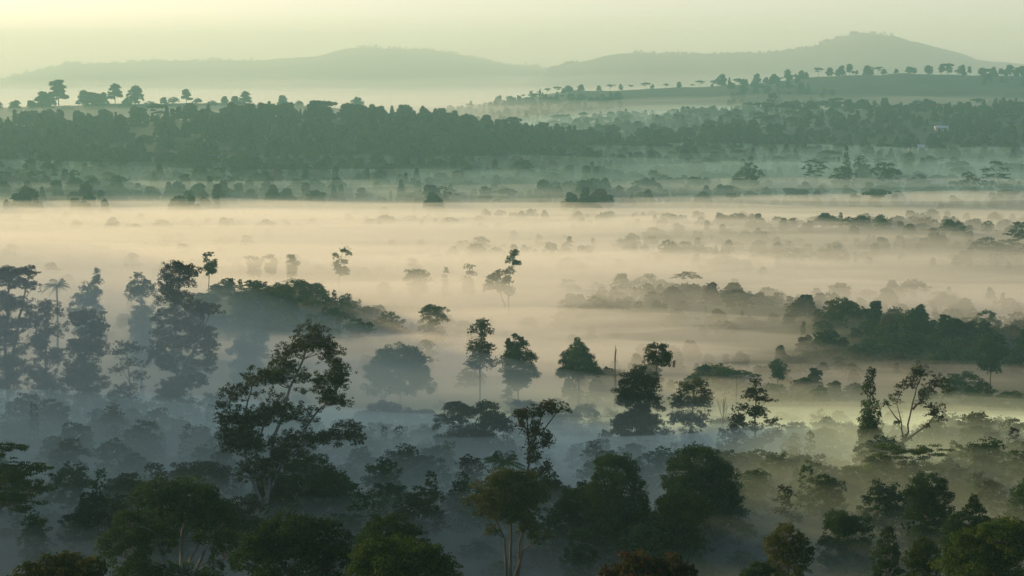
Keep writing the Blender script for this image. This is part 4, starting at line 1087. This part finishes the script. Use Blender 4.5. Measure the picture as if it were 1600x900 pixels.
for k, (px, hp, kd) in enumerate(SPUR):
    d = 2980 + R.uniform(-60, 60)
    put(kd, px_x(px, d), d, hp * d / F * 0.98, R.uniform(1.0, 1.4) if kd != "tall" else 1.5, 2, "%s misty tree from the left on the pale spur behind the wooded ridge" % ordinal(k), "trees on the pale spur", False, sink=2.0)
crest("%s little tree from the left on the open right hand crest against the sky", "trees along the open right crest", (650, 1110), 3490, 26, (6, 13), ("umbrella", "umbrella", "broad"), (.9, 1.5), jitter=8)
crest("%s tree from the left on the wooded upper part of the right hand crest", "trees on the upper right crest", (1125, 1600), 3490, 44, (8, 20), ("broad", "broad", "broad", "tall", "umbrella"), (.9, 1.4), jitter=8)
put("broad", px_x(561, 2900), 2900, 34, 0.9, 2, "lone taller tree in bright mist just behind the wooded ridge left of centre", "trees on the pale spur", False)

# far-off woods that read as one mass
for kd in ("broad", "tall", "conifer", "umbrella", "column", "bush"):
    for v in range(3):
        rng_ = np.random.default_rng(900 + v)
        w, l = stock(kd, 1000 + v * 17 + 2, 10.0, 1.7)
        STOCK[(kd, v, 3)] = (w, l, stock_mesh(kd, v, 2)[2])
mass("ridge_woods", "dark woods covering the face of the long ridge beyond the valley mist",
     wood_items(3400, (-200, 1180), (1500, 2330), (6, 21), ("broad", "broad", "broad", "conifer", "column", "tall"), lambda p, d, x: fbm(x / 130, d / 130, 55) > .30 and (d > 1640 or fbm(x / 60, d / 60, 59) > .62)), 1, "wood")
mass("hillside_woods", "hazy patchy woods on the right hand hillside below the open crest",
     wood_items(5200, (700, 1800), (1600, 3480), (5, 16), ("broad", "broad", "conifer", "umbrella", "tall"), lambda p, d, x: fbm(x / 150, d / 200, 56) > (.30 if d < 2900 else .50)), 2, "wood")
mass("far_hill_woods", "faint woods along the crests of the farthest hills",
     wood_items(500, (-100, 900), (7420, 7600), (5, 14), ("broad", "bush", "tall"), lambda p, d, x: fbm(x / 400, 0, 57) > .42)
     + wood_items(500, (850, 1700), (6230, 6400), (5, 12), ("broad", "bush", "tall"), lambda p, d, x: fbm(x / 350, 3, 58) > .45), 3, "wood")

mass("slope_woods", "dim low trees packed between the nearer trees on the misty slope", [(kd, int(R.integers(0, 3)), px_x(px, D), D, tz(px_x(px, D), D) - .4, h_, ws, rz) for kd, px, D, h_, ws, rz in
     [(str(R.choice(("broad", "broad", "broad", "tall", "column"))), R.uniform(-60, 1660), R.uniform(222, 440), R.uniform(5, 9), R.uniform(1.0, 1.5), R.uniform(0, 6.28)) for _ in range(330)]], 6, "wood", lod=0)

# undergrowth on the near slope
def undergrowth():
    n = 1500; it = []
    D = 110 + 500 * R.random(n) ** .6; px = R.uniform(-100, 1700, n)
    for k in range(n):
        x = px_x(px[k], D[k])
        it.append(("bush", int(R.integers(0, 3)), x, D[k], tz(x, D[k]) - .5, R.uniform(1.2, 2.8), R.uniform(1.2, 2.2), R.uniform(0, 6.28)))
    mass("undergrowth", "low tangled green undergrowth covering the near slope", it, 0, "undergrowth", lod=2)
undergrowth()

# little houses on the ridges
WALL = principled("pale_plaster", (0.5, 0.46, 0.38))
TIN = principled("tin_roof", (0.50, 0.48, 0.45), rough=0.6, spec=0.4)
DARKW = principled("dark_window", (0.03, 0.03, 0.035), rough=0.3)
def box_v(x0, x1, y0, y1, z0, z1):
    V = np.array([(x0, y0, z0), (x1, y0, z0), (x1, y1, z0), (x0, y1, z0), (x0, y0, z1), (x1, y0, z1), (x1, y1, z1), (x0, y1, z1)], float)
    Q = np.array([(3, 2, 1, 0), (4, 5, 6, 7), (0, 1, 5, 4), (1, 2, 6, 5), (2, 3, 7, 6), (3, 0, 4, 7)])
    return V, Q
def house(label, px, D, w, d, h, rise, rz):
    x = px_x(px, D); r = empty("house", (x, D, tz(x, D) + 0.2)); r.rotation_euler.z = rz
    tag(r, label, "house", "houses on the ridges")
    b = Bag(); b.add(*box_v(-w / 2, w / 2, -d / 2, d / 2, -2, h)); add_mesh("wall", *b.get(), WALL, r, smooth_shade=False)
    o = 0.7
    V = np.array([(-w / 2 - o, -d / 2 - o, h + .01), (w / 2 + o, -d / 2 - o, h + .01), (w / 2 + o, d / 2 + o, h + .01), (-w / 2 - o, d / 2 + o, h + .01),
                  (-w / 2 - o, 0, h + rise), (w / 2 + o, 0, h + rise)], float)
    add_mesh("roof", V, [np.array([(3, 2, 1, 0), (0, 1, 5, 4), (2, 3, 4, 5)]), np.array([(0, 4, 3), (1, 2, 5)])], TIN, r, smooth_shade=False)
    for k in (-.3, 0, .3):
        b = Bag(); b.add(*box_v(k * w - .6, k * w + .6, -d / 2 - .03, -d / 2 + .1, 0.1 if k == 0 else 1.0, 2.2))
        add_mesh("door" if k == 0 else "window", *b.get(), DARKW, r, smooth_shade=False)
house("pale roofed house at the ridge foot, left of the long white building", 1027, 1690, 9, 7, 3, 2.4, .2)
house("long low white building beside the mist right of centre", 1095, 1665, 18, 7, 3, 1.6, 0)
house("small pale house at the mist edge below the ridge foot house", 1030, 1648, 8, 6, 2.6, 2, -.3)
house("small pale roof on the ridge face near the centre", 750, 1700, 10, 6, 2.6, 1.8, 0)
house("tiny pale house at the mist edge near the centre", 855, 1650, 8, 6, 2.6, 1.8, .3)
house("pale roofed house on the right hand hillside below the crest", 1425, 2150, 18, 8, 3, 2.6, .1)
house("faint pale house right of the hillside house", 1465, 2330, 16, 8, 3, 2.4, 0)
house("tiny pale house high on the right slope under the wooded crest", 1378, 3000, 16, 9, 3.4, 3, 0)
house("tiny pale house among trees at the right end of the ridge wood", 1079, 2380, 12, 8, 3, 2.6, .2)
house("pale house on the ridge crest at the left between the round trees", 190, 2235, 18, 8, 3.2, 2.4, 0)
